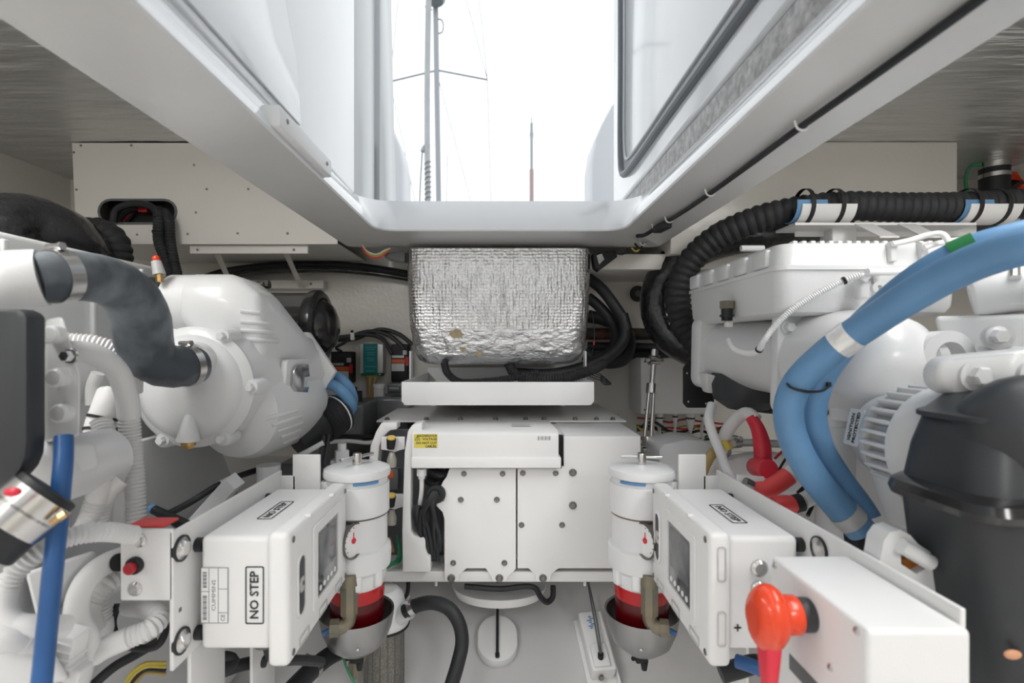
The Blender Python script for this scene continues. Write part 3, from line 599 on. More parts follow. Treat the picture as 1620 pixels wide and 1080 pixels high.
# shelf bracket
t = thing('wall_bracket', 'cream metal shelf bracket on the back wall above the air filter', 'bracket', P(400, 455, 2.1))
bm = BM(); pxb(bm, 300, 388, 487, 401, 1.77, .012, .002); part(t, 'upper_rail', bm, PANEL)
bm = BM(); pxb(bm, 330, 443, 512, 456, 2.10, .048, .002); part(t, 'lower_rail', bm, PANEL)
for x in (338, 447):
    bm = BM(); a = P(x, 396, 1.785); b = P(x + 27, 455, 2.10); u = V(.018, 0, 0)
    plate(bm, [(0, 0), (1, 0), (1, 1), (0, 1)], [], a, u, b - a, (0, -1, .3), .012); part(t, 'strut', bm, PANEL)
for x, y, d in ((313, 395, 1.77), (465, 395, 1.77), (492, 449, 2.10)):
    bm = BM(); screw(bm, P(x, y, d), (0, -1, 0), .005, .003); part(t, 'screw', bm, DSTEEL)
# ================================================================== LEFT ENGINE
t = thing('marine_diesel_engine', 'left white marine diesel engine with badge on its housing', 'engine', V(-1.0, 1.0, .45))
bm = BM(); bb(bm, -1.35, -.86, .72, 1.42, .42, 1.0, .03); part(t, 'engine_block', bm, ENG)
bm = BM(); bb(bm, -1.25, -.88, .55, 1.36, .96, 1.205, .012)
for y in (.7, .9, 1.1, 1.25): bb(bm, -.884, -.872, y, y + .012, .97, 1.19, .003)
part(t, 'valve_cover', bm, ENG)
# charge-air housing: flared cast body
EY = 1.10; EC = V(-.657, 0, .913)
body = circ(EC + V(0, EY, 0), .122, (1, 0, 0), (0, 0, 1), 40) + circ(EC + V(0, EY + .04, 0), .126, (1, 0, 0), (0, 0, 1), 40)
body += [V(-.515, 1.42, 1.025), V(-.482, 1.42, .926), V(-.54, 1.42, .80), V(-.80, 1.42, .80), V(-.80, 1.42, 1.03), V(-.56, 1.20, 1.03), V(-.80, 1.15, 1.0)]
bm = BM(); hull(bm, body, .010); bvA = BVHTree.FromBMesh(bm); hs = part(t, 'aftercooler_housing', bm, ENG, smooth=50)
bm = BM(); cylp = circ((-.72, 1.21, 1.10), .070, (0, 1, 0), (0, 0, 1), 28) + circ((-.63, 1.21, 1.10), .070, (0, 1, 0), (0, 0, 1), 28)
cylp += [V(-.60, 1.17, 1.158), V(-.60, 1.28, 1.158), V(-.548, 1.165, 1.12), V(-.545, 1.25, 1.12), V(-.52, 1.32, 1.055), V(-.50, 1.43, .985), V(-.487, 1.43, .93), V(-.535, 1.17, .98), V(-.56, 1.15, .95)]
hull(bm, cylp, .014); bvB = BVHTree.FromBMesh(bm); part(t, 'intake_plenum', bm, ENG, smooth=50)
bm = BM(); lathe(bm, [(.069, 0), (.069, .06)], (-.765, 1.21, 1.10), (1, 0, 0), 28); part(t, 'intake_neck', bm, ENG)
# plenum ribs
for i, (x0, x1, y) in enumerate(((381, 410, 491), (381, 422, 508), (381, 431, 522), (385, 439, 536))):
    pts = []
    for k in range(5):
        p, n = hit(bvB, x0 + (x1 - x0) * k / 4, y + k * .9)
        if p is None: p, n = hit(bvA, x0 + (x1 - x0) * k / 4, y + k * .9)
        if p is not None: pts.append(p + n * .001)
    if len(pts) > 1: bm = BM(); tube(bm, pts, .0052, 8); part(t, 'cast_rib', bm, ENG)
# round end cover with bolts
bm = BM(); lathe(bm, [(.128, 0), (.130, .010), (.122, .018), (.112, .022), (.106, .034), (.085, .046), (.045, .052), (0, .053)], EC + V(0, EY + .01, 0), (0, -1, 0), 56); ec = part(t, 'end_cover', bm, ENG)
for x, y in ((353, 536), (398, 612), (353, 690), (263, 692), (222, 620), (258, 535)):
    c = EC + V(0, EY, 0); p = P(x, y, EY); u = (p - c).normalized(); p = c + u * .128
    bm = BM(); lathe(bm, [(.019, -.035), (.017, .004), (.014, .010), (0, .011)], p, (0, -1, 0), 18); part(ec, 'bolt_boss', bm, ENG)
    bm = BM(); bolt(bm, p + V(0, -.010, 0), (0, -1, 0), .009, .012, False); part(ec, 'bolt', bm, ENG)
bm = BM(); tube(bm, [P(300, 655, EY - .03), P(299, 676, EY - .045), P(298, 696, EY - .045)], lambda q: .008 + .015 * q, 16); part(ec, 'drain_boss', bm, ENG)
bm = BM(); cyl(bm, P(298, 694, EY - .045), P(298, 704, EY - .045), .014, seg=16); cyl(bm, P(298, 703, EY - .045), P(298, 709, EY - .045), .011, seg=6); part(ec, 'brass_plug', bm, BRASS)
bm = BM(); cyl(bm, P(312, 571, 1.07), P(300, 574, 1.02), .040, seg=28); part(ec, 'hose_neck', bm, ENG)
# strengthening webs
for a, b in (((372, 530, 1.15), (404, 595, 1.13)), ((404, 600, 1.13), (424, 610, 1.16)), ((395, 630, 1.12), (352, 690, 1.10))):
    bm = BM(); tube(bm, [P(*a), P(*b)], .007, 8); part(t, 'cast_web', bm, ENG)
# rear flange
bm = BM(); plate(bm, [(-.53, 1.04), (-.455, .93), (-.475, .895), (-.545, .785), (-.81, .785), (-.81, 1.04)], [], (0, 1.42, 0), (1, 0, 0), (0, 0, 1), (0, 1, 0), .022, .004); part(t, 'rear_flange', bm, ENG)
# lower cylinder
bm = BM(); lathe(bm, [(0, 0), (.06, .005), (.10, .03), (.112, .07), (.112, .26), (.10, .30), (0, .31)], (-.608, 1.15, .845), (0.10, 1, 0), 40); bvC = BVHTree.FromBMesh(bm); lc = part(t, 'oil_cooler_body', bm, ENG)
for x0, y0, x1, y1 in ((422, 662, 470, 649), (430, 672, 477, 658), (438, 682, 477, 669), (444, 691, 474, 680), (450, 699, 470, 691)):
    pts = []
    for k in range(4):
        p, n = hit(bvC, x0 + (x1 - x0) * k / 3, y0 + (y1 - y0) * k / 3); q, m_ = hit(bvA, x0 + (x1 - x0) * k / 3, y0 + (y1 - y0) * k / 3)
        if p is None or (q is not None and q.y < p.y): p, n = q, m_
        if p is not None: pts.append(p + n * .0005)
    if len(pts) > 1: bm = BM(); tube(bm, pts, .0048, 8); part(lc, 'cast_rib', bm, ENG)
# badge plate and chrome badge on the housing side (faces the gangway)
bc, bn = hit(bvA, 466, 604)
bu = V(0, 0, 1).cross(bn).normalized(); bv_ = bn.cross(bu); bc = bc + bn * .003
bm = BM(); plate(bm, rrect(.100, .112, .010), [], bc - bn * .012, bu, bv_, bn, .016, .002); bp_ = part(t, 'badge_plate', bm, ENG)
bm = BM(); C = []
n = 10
# letter C: rounded left side, angled right ends with a square notch
C = [(.034, .058), (-.005, .058)] + [(-.005 - .030 * math.sin(PI / 2 * i / n), .028 + .030 * math.cos(PI / 2 * i / n)) for i in range(1, n + 1)] + [(-.035, -.028)] + [(-.005 - .030 * math.cos(PI / 2 * i / n), -.028 - .030 * math.sin(PI / 2 * i / n)) for i in range(1, n + 1)] + [(.034, -.058), (.046, -.018), (.018, -.018), (.018, .016), (.046, .016)]
plate(bm, [(a * .92, b * .78) for a, b in C], [], bc + bn * .004, bu, bv_, bn, .010, .002); part(bp_, 'chrome_letter_badge', bm, mat('chrome_badge', (.50, .51, .52), .22, 1), 'chrome letter C badge')
# lower stays and bed
bm = BM(); bb(bm, -.86, -.70, .55, 1.55, .12, .56, .01); part(t, 'engine_bed', bm, ENG)
for a, b, w in (((232, 700), (262, 880), 20), ((262, 880), (372, 760), 18)):
    bm = BM(); p, q = P(*a, 1.22), P(*b, 1.12); tube(bm, [p, q], .022, 4); part(t, 'mount_strut', bm, ENG)
bm = BM(); plate(bm, [(.62, .56), (1.5, .56), (1.35, .80), (.98, .80)], [], (-.78, 0, 0), (0, 1, 0), (0, 0, 1), (1, 0, 0), .02, .004); part(t, 'mount_gusset', bm, ENG)
bm = BM(); cyl(bm, P(425, 735, 1.25), P(425, 770, 1.25), .028, seg=20); part(t, 'drain_cup', bm, ENG)
# near-side castings
bm = BM()
hull(bm, [P(72, 505, .70), P(100, 500, .70), P(104, 555, .70), P(128, 595, .70), P(112, 630, .70), P(126, 665, .70), P(126, 690, .70), P(70, 700, .70), P(72, 505, .80), P(100, 500, .80), P(70, 700, .80), P(120, 690, .80)], .005); cb = part(t, 'belt_bracket', bm, ENG)
for x, y in ((92, 530), (98, 597), (105, 652)):
    bm = BM(); lathe(bm, [(.013, 0), (.013, .012), (.010, .015), (0, .016)], P(x, y, .70), (0, -1, 0), 16); part(cb, 'casting_boss', bm, ENG)
bm = BM(); bolt(bm, P(112, 563, .70), (0, -1, 0), .008, .012); part(cb, 'bolt', bm, STEEL)
bm = BM(); hull(bm, [P(95, 700, .72), P(150, 700, .75), P(158, 740, .75), P(95, 760, .72), P(95, 700, .85), P(150, 700, .85), P(158, 740, .85), P(95, 760, .85)], .008); part(t, 'pump_casting', bm, ENG)
bm = BM(); lathe(bm, [(0, -.01), (.035, -.01), (.044, .0), (.047, .02), (.047, .12), (0, .12)], P(62, 752, .72), (0, 1, 0), 32); part(t, 'pump_body', bm, ENG)
bm = BM(); tube(bm, [P(-40, 470, .70), P(0, 455, .70), P(35, 442, .705), P(68, 439, .716)], lambda q: .047 - .0075 * q, 20); part(t, 'coolant_elbow', bm, ENG)
bm = BM(); bb(bm, -1.1, -.74, .66, .90, .45, .82, .02); part(t, 'timing_case', bm, ENG)
bm = BM(); hull(bm, [P(40, 905, .70), P(150, 870, .78), P(160, 900, .8), P(60, 985, .7), P(40, 905, .8), P(150, 870, .88), P(160, 900, .9), P(60, 985, .8)], .006); part(t, 'lower_casting', bm, ENG)
bm = BM(); hull(bm, [P(-20, 1000, .62), P(60, 985, .66), P(110, 1075, .66), P(-20, 1100, .62), P(-20, 1000, .72), P(60, 985, .76), P(110, 1075, .76), P(-20, 1100, .72)], .006); part(t, 'sump_edge', bm, ENG)
# charcoal cover
t = thing('belt_cover', 'charcoal plastic cover on the near end of the left engine', 'cover', V(-.62, .63, .84))
bm = BM(); lp = [(-60, 491), (60, 491), (70, 494), (76, 503), (76, 690), (74, 715), (66, 735), (52, 752), (38, 762), (-60, 770)]
plate(bm, [((x - CX) / F * .65, CZ + (CY - y) / F * .65) for x, y in lp], [], (0, .65, 0), (1, 0, 0), (0, 0, 1), (0, -1, 0), .03, .007); part(t, 'shell', bm, COVB)
# grey coolant hose
hp = [(55, 440, .71), (90, 437, .73), (130, 437, .77), (172, 445, .82), (206, 468, .87), (223, 503, .905), (228, 538, .935), (240, 566, .96), (264, 579, .985), (292, 579, 1.015), (309, 575, 1.04)]
hose('coolant_hose', 'thick grey rubber coolant hose bent in an S on the left engine', 'hose', hp, lambda q: .036 + .009 * math.exp(-((q - .6) / .25) ** 2) + .003 * q, GREYR, clamps=((P(96, 438, .735), .020, STEEL), (.96, .016, STEEL)), seg=26)
t = thing('temperature_sender', 'grey sender with red tip standing behind the grey coolant hose', 'sensor', P(248, 428, 1.13))
bm = BM(); cyl(bm, P(252, 434, 1.14), P(247, 413, 1.14), .013, .010, seg=14); part(t, 'body', bm, TAPE)
bm = BM(); ball(bm, P(247, 409, 1.14), .008); part(t, 'red_tip', bm, ORANGE)
bm = BM(); cyl(bm, P(253, 446, 1.14), P(252, 433, 1.14), .008, seg=8); part(t, 'thread', bm, BRASS)
hose('air_boot', 'black rubber boot with steel band behind the grey coolant hose', 'hose', [P(140, 480, 1.21), P(210, 480, 1.21), P(279, 480, 1.21)], .062, RUB, clamps=((.17, .035, STEEL), (.95, .006, RUB)), seg=28)
# air filter
t = thing('air_filter', 'black pleated air filter with a domed cap behind the left engine', 'air filter', P(470, 570, 1.7))
A = P(408, 517, 1.68); B = P(496, 517, 1.68); ax = (B - A).normalized(); L = (B - A).length
bm = BM(); seg = 48; R = .112; M = frame(ax); prev = None
rings = []
for h in (0, L * .5, L):
    rings.append([bm.verts.new(A + M @ V((R - (.011 if i % 2 else 0)) * math.cos(2 * PI * i / seg), (R - (.011 if i % 2 else 0)) * math.sin(2 * PI * i / seg), h)) for i in range(seg)])
for a, b in zip(rings[:-1], rings[1:]):
    for i in range(seg): bm.faces.new((a[i], a[(i + 1) % seg], b[(i + 1) % seg], b[i]))
part(t, 'pleated_element', bm, mat('filter_pleats', (.05, .046, .042), .38), smooth=20)
bm = BM(); lathe(bm, [(R + .004, -.005), (R + .009, .005), (R + .009, .025), (R, .034), (R * .86, .036), (R * .82, .03), (R * .80, .040), (R * .62, .062), (R * .35, .076), (0, .08)], B, ax, 48); part(t, 'domed_cap', bm, COVG)
bm = BM(); lathe(bm, [(0, 0), (R + .004, 0), (R + .006, .012), (R + .004, .02), (0, .02)], A - ax * .02, ax, 40); part(t, 'base_ring', bm, RUB)
bm = BM(); p = P(412, 457, 1.68); tube(bm, [p + V(-.03, 0, -.02), p + V(-.01, 0, .01), p + V(.03, 0, .015)], .014, 10); cyl(bm, p + V(-.02, -.02, .01), p + V(.02, -.02, .012), .009, seg=8); part(t, 'clamp_bolt', bm, DSTEEL)
bm = BM(); tube(bm, [A + V(.01, 0, 0), A + V(-.06, -.02, 0), A + V(-.10, -.12, 0), A + V(-.09, -.28, 0)], .06, 18); part(t, 'outlet_duct', bm, RUB)
# boot with mesh sleeve
hose('exhaust_boot', 'black rubber boot with a band at the lower end of the badge housing', 'hose', [P(466, 697, 1.36), P(490, 682, 1.39), P(511, 669, 1.42)], .050, RUB, seg=26)
hose('mesh_sleeve', 'black ribbed sleeve at the end of the rubber boot', 'hose', [P(508, 671, 1.415), P(524, 661, 1.44), P(538, 652, 1.465)], .056, DUCT, corr=(.006, .004), seg=26, clamps=((.85, .004, PLAS),))
# small blue hoses
hose('blue_hose', 'upper small blue hose curving out behind the badge housing', 'hose', [(505, 592, 1.5), (530, 595, 1.48), (550, 612, 1.47), (557, 635, 1.5), (540, 650, 1.54)], .017, BLUE)
hose('blue_hose', 'lower small blue hose curving out behind the badge housing', 'hose', [(495, 620, 1.46), (520, 607, 1.44), (545, 622, 1.43), (556, 645, 1.46), (540, 655, 1.5)], .016, BLUE)
hose('blue_hose', 'dark blue hose half hidden between the boot and the small blue hoses', 'hose', [(478, 640, 1.43), (510, 633, 1.52), (540, 630, 1.60)], .013, BLUED)
# black ducts top left
hose('air_duct', 'fat shiny black wrapped duct at the far left under the cream wall', 'duct', [V(-1.79, 1.25, 1.22), V(-1.45, 1.22, 1.27), (-20, 355, 1.25), (30, 347, 1.32), (80, 358, 1.38), (118, 380, 1.44), (140, 412, 1.5)], .067, RUBS, seg=24)
hose('air_duct', 'black corrugated elbow duct beside the wrapped duct at left', 'duct', [(118, 385, 1.58), (135, 368, 1.58), (160, 367, 1.58), (180, 382, 1.58), (186, 410, 1.58), (186, 450, 1.58)], .043, DUCT, corr=(.022, .005), seg=22)
# cable loom from the oval cut-out
hose('cable_loom', 'black cable arching inside the oval wall cut-out', 'cable', [(180, 352, 1.74), (184, 333, 1.745), (205, 323, 1.745), (235, 325, 1.74), (255, 342, 1.73), (262, 360, 1.72)], .012, RUB, seg=10)
hose('cable_loom', 'black corrugated loom hanging from the oval wall cut-out', 'cable', [(252, 333, 1.76), (252, 350, 1.715), (252, 380, 1.70), (262, 410, 1.69), (270, 440, 1.68)], .019, DUCT, corr=(.010, .003), seg=10, ties=(.25, .4))
hose('cable_loom', 'second black loom hanging beside the first under the cut-out', 'cable', [(262, 336, 1.76), (268, 350, 1.715), (270, 380, 1.705), (276, 415, 1.69), (282, 440, 1.68)], .016, DUCT, corr=(.010, .003), seg=10)
t = thing('cable_loom', 'bunch of thin wires with red connector inside the oval wall cut-out', 'cable', P(225, 350, 1.78))
for k in range(5):
    bm = BM(); tube(bm, [P(190 + k * 3, 350, 1.80), P(205 + k * 4, 336 - k * 1.5, 1.785), P(232 + k * 3, 332 + k, 1.785), P(262 + k, 345, 1.79)], .004, 6); part(t, 'wire', bm, RUB if k != 2 else WIRER)
bm = BM(); pxb(bm, 218, 328, 232, 335, 1.77, .02, .002); part(t, 'red_connector', bm, WIRER)
# ---- white conduits, lower left
CR = (.0062, .0030)
def cond(label, pts, r, corr=CR, **k): return hose('conduit', label, 'conduit', pts, r, COND, corr, 'white conduits on the left engine', **k)
cond('ribbed white conduit dropping straight beside the badge housing', [(100, 556, .80), (140, 558, .82), (180, 580, .85), (200, 625, .87), (206, 690, .88), (212, 770, .87), (214, 850, .86)], .0172, crange=(.45, 1))
cond('upper ribbed white conduit curving under the grey coolant hose', [(100, 542, .90), (150, 546, .92), (190, 562, .94), (206, 588, .95), (208, 620, .96)], .0185, crange=(.05, .75))
cond('ribbed white conduit sweeping left from the button bracket', [(212, 846, .745), (160, 841, .70), (110, 849, .67), (60, 873, .645), (18, 914, .63), (4, 960, .62), (20, 985, .62), (60, 991, .63), (105, 990, .66)], .0135, crange=(0, .62))
cond('smooth white elbow conduit below the push button', [(195, 880, .80), (165, 893, .77), (137, 918, .74), (122, 955, .73), (124, 985, .73), (138, 1010, .735), (130, 1050, .74), (118, 1095, .75)], .0158, corr=None)
cond('ribbed white conduit just below the smooth elbow', [(200, 905, .82), (172, 922, .79), (153, 945, .78), (142, 968, .775), (150, 995, .78)], .0145, crange=(.1, .6))
cond('short ribbed white conduit with coupling at the bracket corner', [(205, 958, .84), (235, 962, .81), (252, 978, .79), (236, 995, .77), (205, 1008, .76), (165, 1025, .75), (150, 1035, .75)], .0158, crange=(.45, .75))
cond('white pipe stub with a nut at the lower left edge', [(-30, 1012, .60), (10, 1010, .61), (45, 1008, .63), (62, 1010, .64)], .0165, corr=None, clamps=((.75, .01, COND),))
cond('upper taped conduit bundle behind the blue tube', [(178, 622, .92), (168, 650, .90), (158, 682, .89), (163, 712, .88), (178, 745, .87), (182, 790, .86), (178, 840, .85)], .024, corr=None, ties=(.2, .28, .36))
cond('ribbed conduit beside the taped bundle', [(160, 665, .86), (172, 705, .85), (186, 740, .86), (192, 790, .87), (190, 845, .87)], .0165, crange=(.0, .5))
cond('short white conduit bending left behind the blue tube', [(105, 758, .78), (135, 756, .79), (158, 768, .80), (150, 800, .80), (136, 835, .80)], .0165, crange=(.6, 1))
cond('ribbed white conduit next to the short bent one', [(190, 758, .82), (172, 775, .81), (160, 805, .81), (156, 845, .81)], .0145, crange=(.4, 1))
cond('grey-white conduit low behind the elbow conduits', [(158, 940, .86), (160, 975, .86), (165, 1010, .86)], .017, crange=(.1, .6))
cond('white fuel line curving behind the dark gap', [(155, 590, 1.05), (147, 610, 1.05), (146, 640, 1.05)], .012, corr=None)
hose('blue_tube', 'deep blue flat tube running down the near left engine', 'hose', [(101, 690, .66), (100, 730, .65), (94, 800, .64), (84, 900, .62), (74, 1000, .61), (64, 1100, .60)], .0105, BLUED, clamps=((.33, .006, RED),))
t = thing('hose_coupling', 'black hose coupling with two steel bands at the left edge', 'coupling', P(40, 850, .60))
a, b = P(-30, 868, .585), P(80, 772, .63); ax = (b - a).normalized(); L = (b - a).length
bm = BM(); cyl(bm, a, b, .036, seg=28, bev=.003); part(t, 'hose', bm, RUB)
for q in (.50, .75):
    bm = BM(); band(bm, a + ax * L * q, ax, .0365, .024, .0015, 32); part(t, 'steel_band', bm, STEEL)
bm = BM(); p = P(20, 778, .545); ball(bm, p, .007, (1.3, .7, .7)); part(t, 'red_paint_mark', bm, RED)
bm = BM(); p = P(80, 828, .60); cyl(bm, p, p + V(.008, .006, .008), .0035, seg=8); cyl(bm, p + V(.006, .005, .006), p + V(.011, .008, .010), .005, seg=6); part(t, 'band_screw', bm, BRASS)
# connector blocks lower left
t = thing('connector_block', 'white ribbed plug block under the conduits at lower left', 'connector', P(115, 1075, .68))
bm = BM(); M_ = Euler((0, .25, 0)).to_matrix(); c = P(112, 1025, .70); box(bm, c, (.024, .03, .05), .003, rot=M_); part(t, 'plug', bm, PLAS)
bm = BM(); box(bm, P(122, 1068, .70), (.022, .026, .03), .003, rot=M_); part(t, 'socket', bm, COND)
for k in range(4):
    bm = BM(); box(bm, c + V(0, -.001, -.018 + k * .011), (.026, .032, .003), .001, rot=M_); part(t, 'rib', bm, PLAS)
hose('black_cable', 'black cable ring behind the short coupling conduit', 'cable', [(187, 955, .88), (178, 985, .87), (190, 1015, .86), (220, 1025, .86), (250, 1020, .86), (262, 995, .87), (255, 965, .88)], .006, RUB)
hose('black_cable', 'black cable running up from the bottom left to the bracket', 'cable', [(140, 1090, .86), (180, 1055, .88), (215, 1035, .9), (250, 1015, .92)], .008, RUB)
hose('black_cable', 'black cable crossing the engine bed behind the display panel', 'cable', [(262, 815, 1.12), (300, 795, 1.16), (350, 765, 1.2), (412, 742, 1.28), (440, 740, 1.35)], .0075, RUB, clamps=((.45, .02, PLAS),))
t = thing('cable_connector', 'black inline cable connector with a blue ring by the display bracket', 'connector', P(260, 815, 1.0))
a, b = P(232, 800, 1.0), P(296, 832, .96); ax = (b - a).normalized(); L = (b - a).length
bm = BM(); cyl(bm, a + ax * L * .2, b, .0085, .011, seg=16); part(t, 'body', bm, RUB)
bm = BM(); cyl(bm, a + ax * L * .12, a + ax * L * .2, .0088, seg=16); part(t, 'blue_ring', bm, BLUE)
bm = BM(); cyl(bm, a, a + ax * L * .12, .006, seg=12); part(t, 'tail', bm, GREYP)
for i, m in enumerate((WIREY, WIREY, RUB, TAN)):
    hose('loose_wire', ['yellow wire arching at bottom left below the bracket', 'second yellow wire just under the first at bottom left', 'black wire lowest of the bunch at bottom left', 'tan wire crossing the yellow wires at bottom left'][i], 'wire', [(195 + 3 * i, 1095, .84), (205 + 4 * i, 1068 + 3 * i, .85), (228, 1050 + 5 * i, .86), (262, 1048 + 6 * i, .88)], .0032, m, seg=8)
hose('black_cable', 'black cable curling down under the left display panel', 'cable', [(330, 1055, .95), (350, 1040, .97), (370, 1045, .98), (352, 1062, .96), (330, 1085, .95)], .011, RUB)
hose('black_cable', 'thick black cable under the left display panel', 'cable', [(310, 1090, .96), (340, 1068, 1.0), (380, 1052, 1.02), (420, 1045, 1.05)], .012, RUB)
# ================================================================== RIGHT ENGINE
t = thing('marine_diesel_engine', 'right white marine diesel engine with alternator and grey-white intake box', 'engine', V(.9, 1.1, .45))
bm = BM(); bb(bm, .80, 1.35, .80, 1.42, .42, 1.0, .03); part(t, 'engine_block', bm, ENG)
# intake box on top
X0, X1, Y0, Y1 = .545, .905, 1.0, 1.48
bm = BM(); secs = []
for z, ins in ((1.062, .022), (1.068, .010), (1.08, .004), (1.15, 0)):
    secs.append([V((X0 + X1) / 2 + a, (Y0 + Y1) / 2 + b, z) for a, b in rrect(X1 - X0 - 2 * ins, Y1 - Y0 - 2 * ins, .028, 6)])
loft(bm, secs); ib = part(t, 'intake_box_base', bm, ENG)
bm = BM(); secs = []
for z, ins in ((1.150, -.004), (1.158, -.004), (1.160, .002), (1.195, .006), (1.204, .012), (1.206, .02)):
    secs.append([V((X0 + X1) / 2 + a, (Y0 + Y1) / 2 + b, z) for a, b in rrect(X1 - X0 - 2 * ins, Y1 - Y0 - 2 * ins, .028, 6)])
loft(bm, secs); lid = part(t, 'intake_box_lid', bm, ENG)
for y in (1.07, 1.16, 1.25, 1.34, 1.43):
    bm = BM(); bb(bm, X0 - .004, X0 + .012, y - .03, y + .03, 1.160, 1.198, .006); part(lid, 'lid_rib', bm, ENG)
for i in range(17):
    bm = BM(); x = X0 + .04 + i * .018; bb(bm, x, x + .010, Y0 + .02, Y0 + .035, 1.204, 1.211, .002); part(lid, 'lid_tooth', bm, ENG)
bm = BM(); p = P(1190, 388, 1.36); cyl(bm, p + V(-.03, .0, -.008), p + V(.03, -.0, -.008), .008, seg=10); part(lid, 'vent_nub', bm, ENG)
for x in (.76, .82):
    bm = BM(); bb(bm, x, x + .014, Y0 - .006, Y0 + .01, 1.165, 1.204, .003); part(lid, 'front_rib', bm, ENG)
# sensor under the box
bm = BM(); c = V(.60, .985, 1.06)
p = P(1150, 480, 1.195); cyl(bm, p + V(0, 0, .006), p + V(0, 0, -.012), .017, seg=6); part(t, 'sensor_hex', bm, BRONZE)
bm = BM(); cyl(bm, p + V(0, 0, -.011), p + V(0, 0, -.040), .013, .012, seg=16); cyl(bm, p + V(0, 0, -.026), p + V(0, 0, -.031), .016, seg=16); part(t, 'sensor_body', bm, RUB)
bm = BM(); box(bm, p + V(.004, 0, -.048), (.016, .016, .014), .003); part(t, 'sensor_plug', bm, PLAS)
# heat exchanger along the engine
A = V(.700, .93, .965); B = V(.632, 1.46, .985); ax = (B - A).normalized(); L = (B - A).length
bm = BM(); lathe(bm, [(0, -.072), (.03, -.068), (.062, -.052), (.086, -.028), (.100, .01), (.104, .05), (.104, .16)], A, ax, 48); hx = part(t, 'exchanger_dome', bm, ENG)
bm = BM(); lathe(bm, [(.088, .16), (.088, L - .05)], A, ax, 40); part(t, 'exchanger_barrel', bm, ENG)
M = frame(ax); bm = BM()
plate(bm, rrect(.215, .235, .03), [], A + ax * .145, M @ V(1, 0, 0), M @ V(0, 1, 0), ax, .022, .004); fl = part(t, 'exchanger_flange', bm, ENG)
for sx in (-1, 1):
    for sy in (-1, 1):
        bm = BM(); bolt(bm, A + ax * .145 + M @ V(sx * .086, sy * .070, 0), -ax, .011, .014); part(fl, 'bolt', bm, ENG)
bm = BM(); plate(bm, rrect(.185, .20, .03), [], A + ax * (L - .05), M @ V(1, 0, 0), M @ V(0, 1, 0), ax, .05, .006); part(t, 'exchanger_end_cap', bm, ENG)
bm = BM(); hull(bm, [V(.545, 1.35, .93), V(.545, 1.44, .93), V(.56, 1.38, .875), V(.56, 1.41, .875), V(.66, 1.35, .90), V(.66, 1.44, .90), V(.62, 1.38, .87), V(.62, 1.41, .87)], .006); part(t, 'end_cap_lug', bm, ENG)
# dark turbo bowl underneath
bm = BM(); lathe(bm, [(0, -.05), (.05, -.045), (.085, -.02), (.095, .02), (.09, .05), (0, .05)], V(.66, 1.36, .88), (0, 0, 1), 28); part(t, 'turbo_housing', bm, COVB)
bm = BM(); tube(bm, [V(.64, 1.42, .86), V(.72, 1.34, .855), V(.82, 1.28, .85)], .032, 14); part(t, 'turbo_pipe', bm, RUB)
bm = BM(); pxplate(bm, [(1087, 575), (1110, 575), (1130, 590), (1130, 640), (1123, 645), (1088, 645), (1082, 638), (1082, 582)], 1.52, .012, bev=.002); pl = part(t, 'black_end_plate', bm, BLK)
for x, y in ((1087, 590), (1089, 635), (1117, 638)):
    bm = BM(); screw(bm, P(x, y, 1.519), (0, -1, 0), .0035, .003); part(pl, 'screw', bm, STEEL)
# drop pipe with cap
bm = BM(); cyl(bm, V(.655, 1.0, .62), V(.655, 1.0, .868), .034, seg=28); part(t, 'drop_pipe', bm, ENG)
bm = BM(); lathe(bm, [(.037, 0), (.037, .006), (.034, .007)], V(.655, 1.0, .84), (0, 0, 1), 28); part(t, 'drop_pipe_seam', bm, ENG)
bm = BM(); lathe(bm, [(.040, 0), (.041, .006), (.038, .032), (.031, .04), (0, .041)], V(.672, .97, .862), (0, 0, 1), 28); cp = part(t, 'drain_cap', bm, ENG)
bm = BM(); cyl(bm, V(.684, .94, .866), V(.684, .94, .845), .009, seg=12); part(cp, 'brass_plug', bm, BRASS)
# rear-right cylinders and arms
bm = BM(); cyl(bm, P(1535, 465, .93), P(1680, 440, .86), .046, seg=28, bev=.01); cc = part(t, 'coolant_manifold', bm, ENG)
bm = BM(); band(bm, P(1608, 450, .90), P(1680, 440, .86) - P(1535, 465, .93), .0465, .018); cyl(bm, P(1606, 412, .88), P(1606, 440, .86), .008, seg=10); part(cc, 'hose_clamp', bm, STEEL)
bm = BM(); hull(bm, [P(1478, 500, .95), P(1640, 496, .85), P(1640, 560, .85), P(1500, 590, .95), P(1478, 500, 1.05), P(1640, 496, 1.0), P(1500, 590, 1.05)], .01); part(t, 'front_casting', bm, ENG)
bm = BM(); lathe(bm, [(.026, 0), (.045, .002), (.045, .03), (.026, .03), (.026, 0)], P(1505, 565, .86), (0, 1, 0), 28); part(t, 'casting_port', bm, ENG)
bm = BM(); cyl(bm, P(1578, 532, .82), P(1578, 532, .87), .021, seg=20); part(t, 'bolt_boss', bm, ENG)
bm = BM(); bolt(bm, P(1577, 532, .82), (-.3, -1, 0), .012, .016); part(t, 'bolt', bm, ENG)
bm = BM(); hull(bm, [q for c, r in ((P(1514, 594, .70), .027), (P(1640, 590, .66), .033)) for dy in (0, .028) for q in circ(c + V(0, dy, 0), r, (1, 0, 0), (0, 0, 1), 20)], .006); arm = part(t, 'lifting_arm', bm, ENG)
for x, y, d in ((1538, 594, .69), (1632, 594, .66)):
    bm = BM(); lathe(bm, [(.021, 0), (.021, .006), (0, .006)], P(x, y, d), (0, -1, 0), 22); part(arm, 'washer', bm, ENG)
    bm = BM(); bolt(bm, P(x, y, d) + V(0, -.006, 0), (0, -1, 0), .013, .014, False); part(arm, 'bolt', bm, ENG)
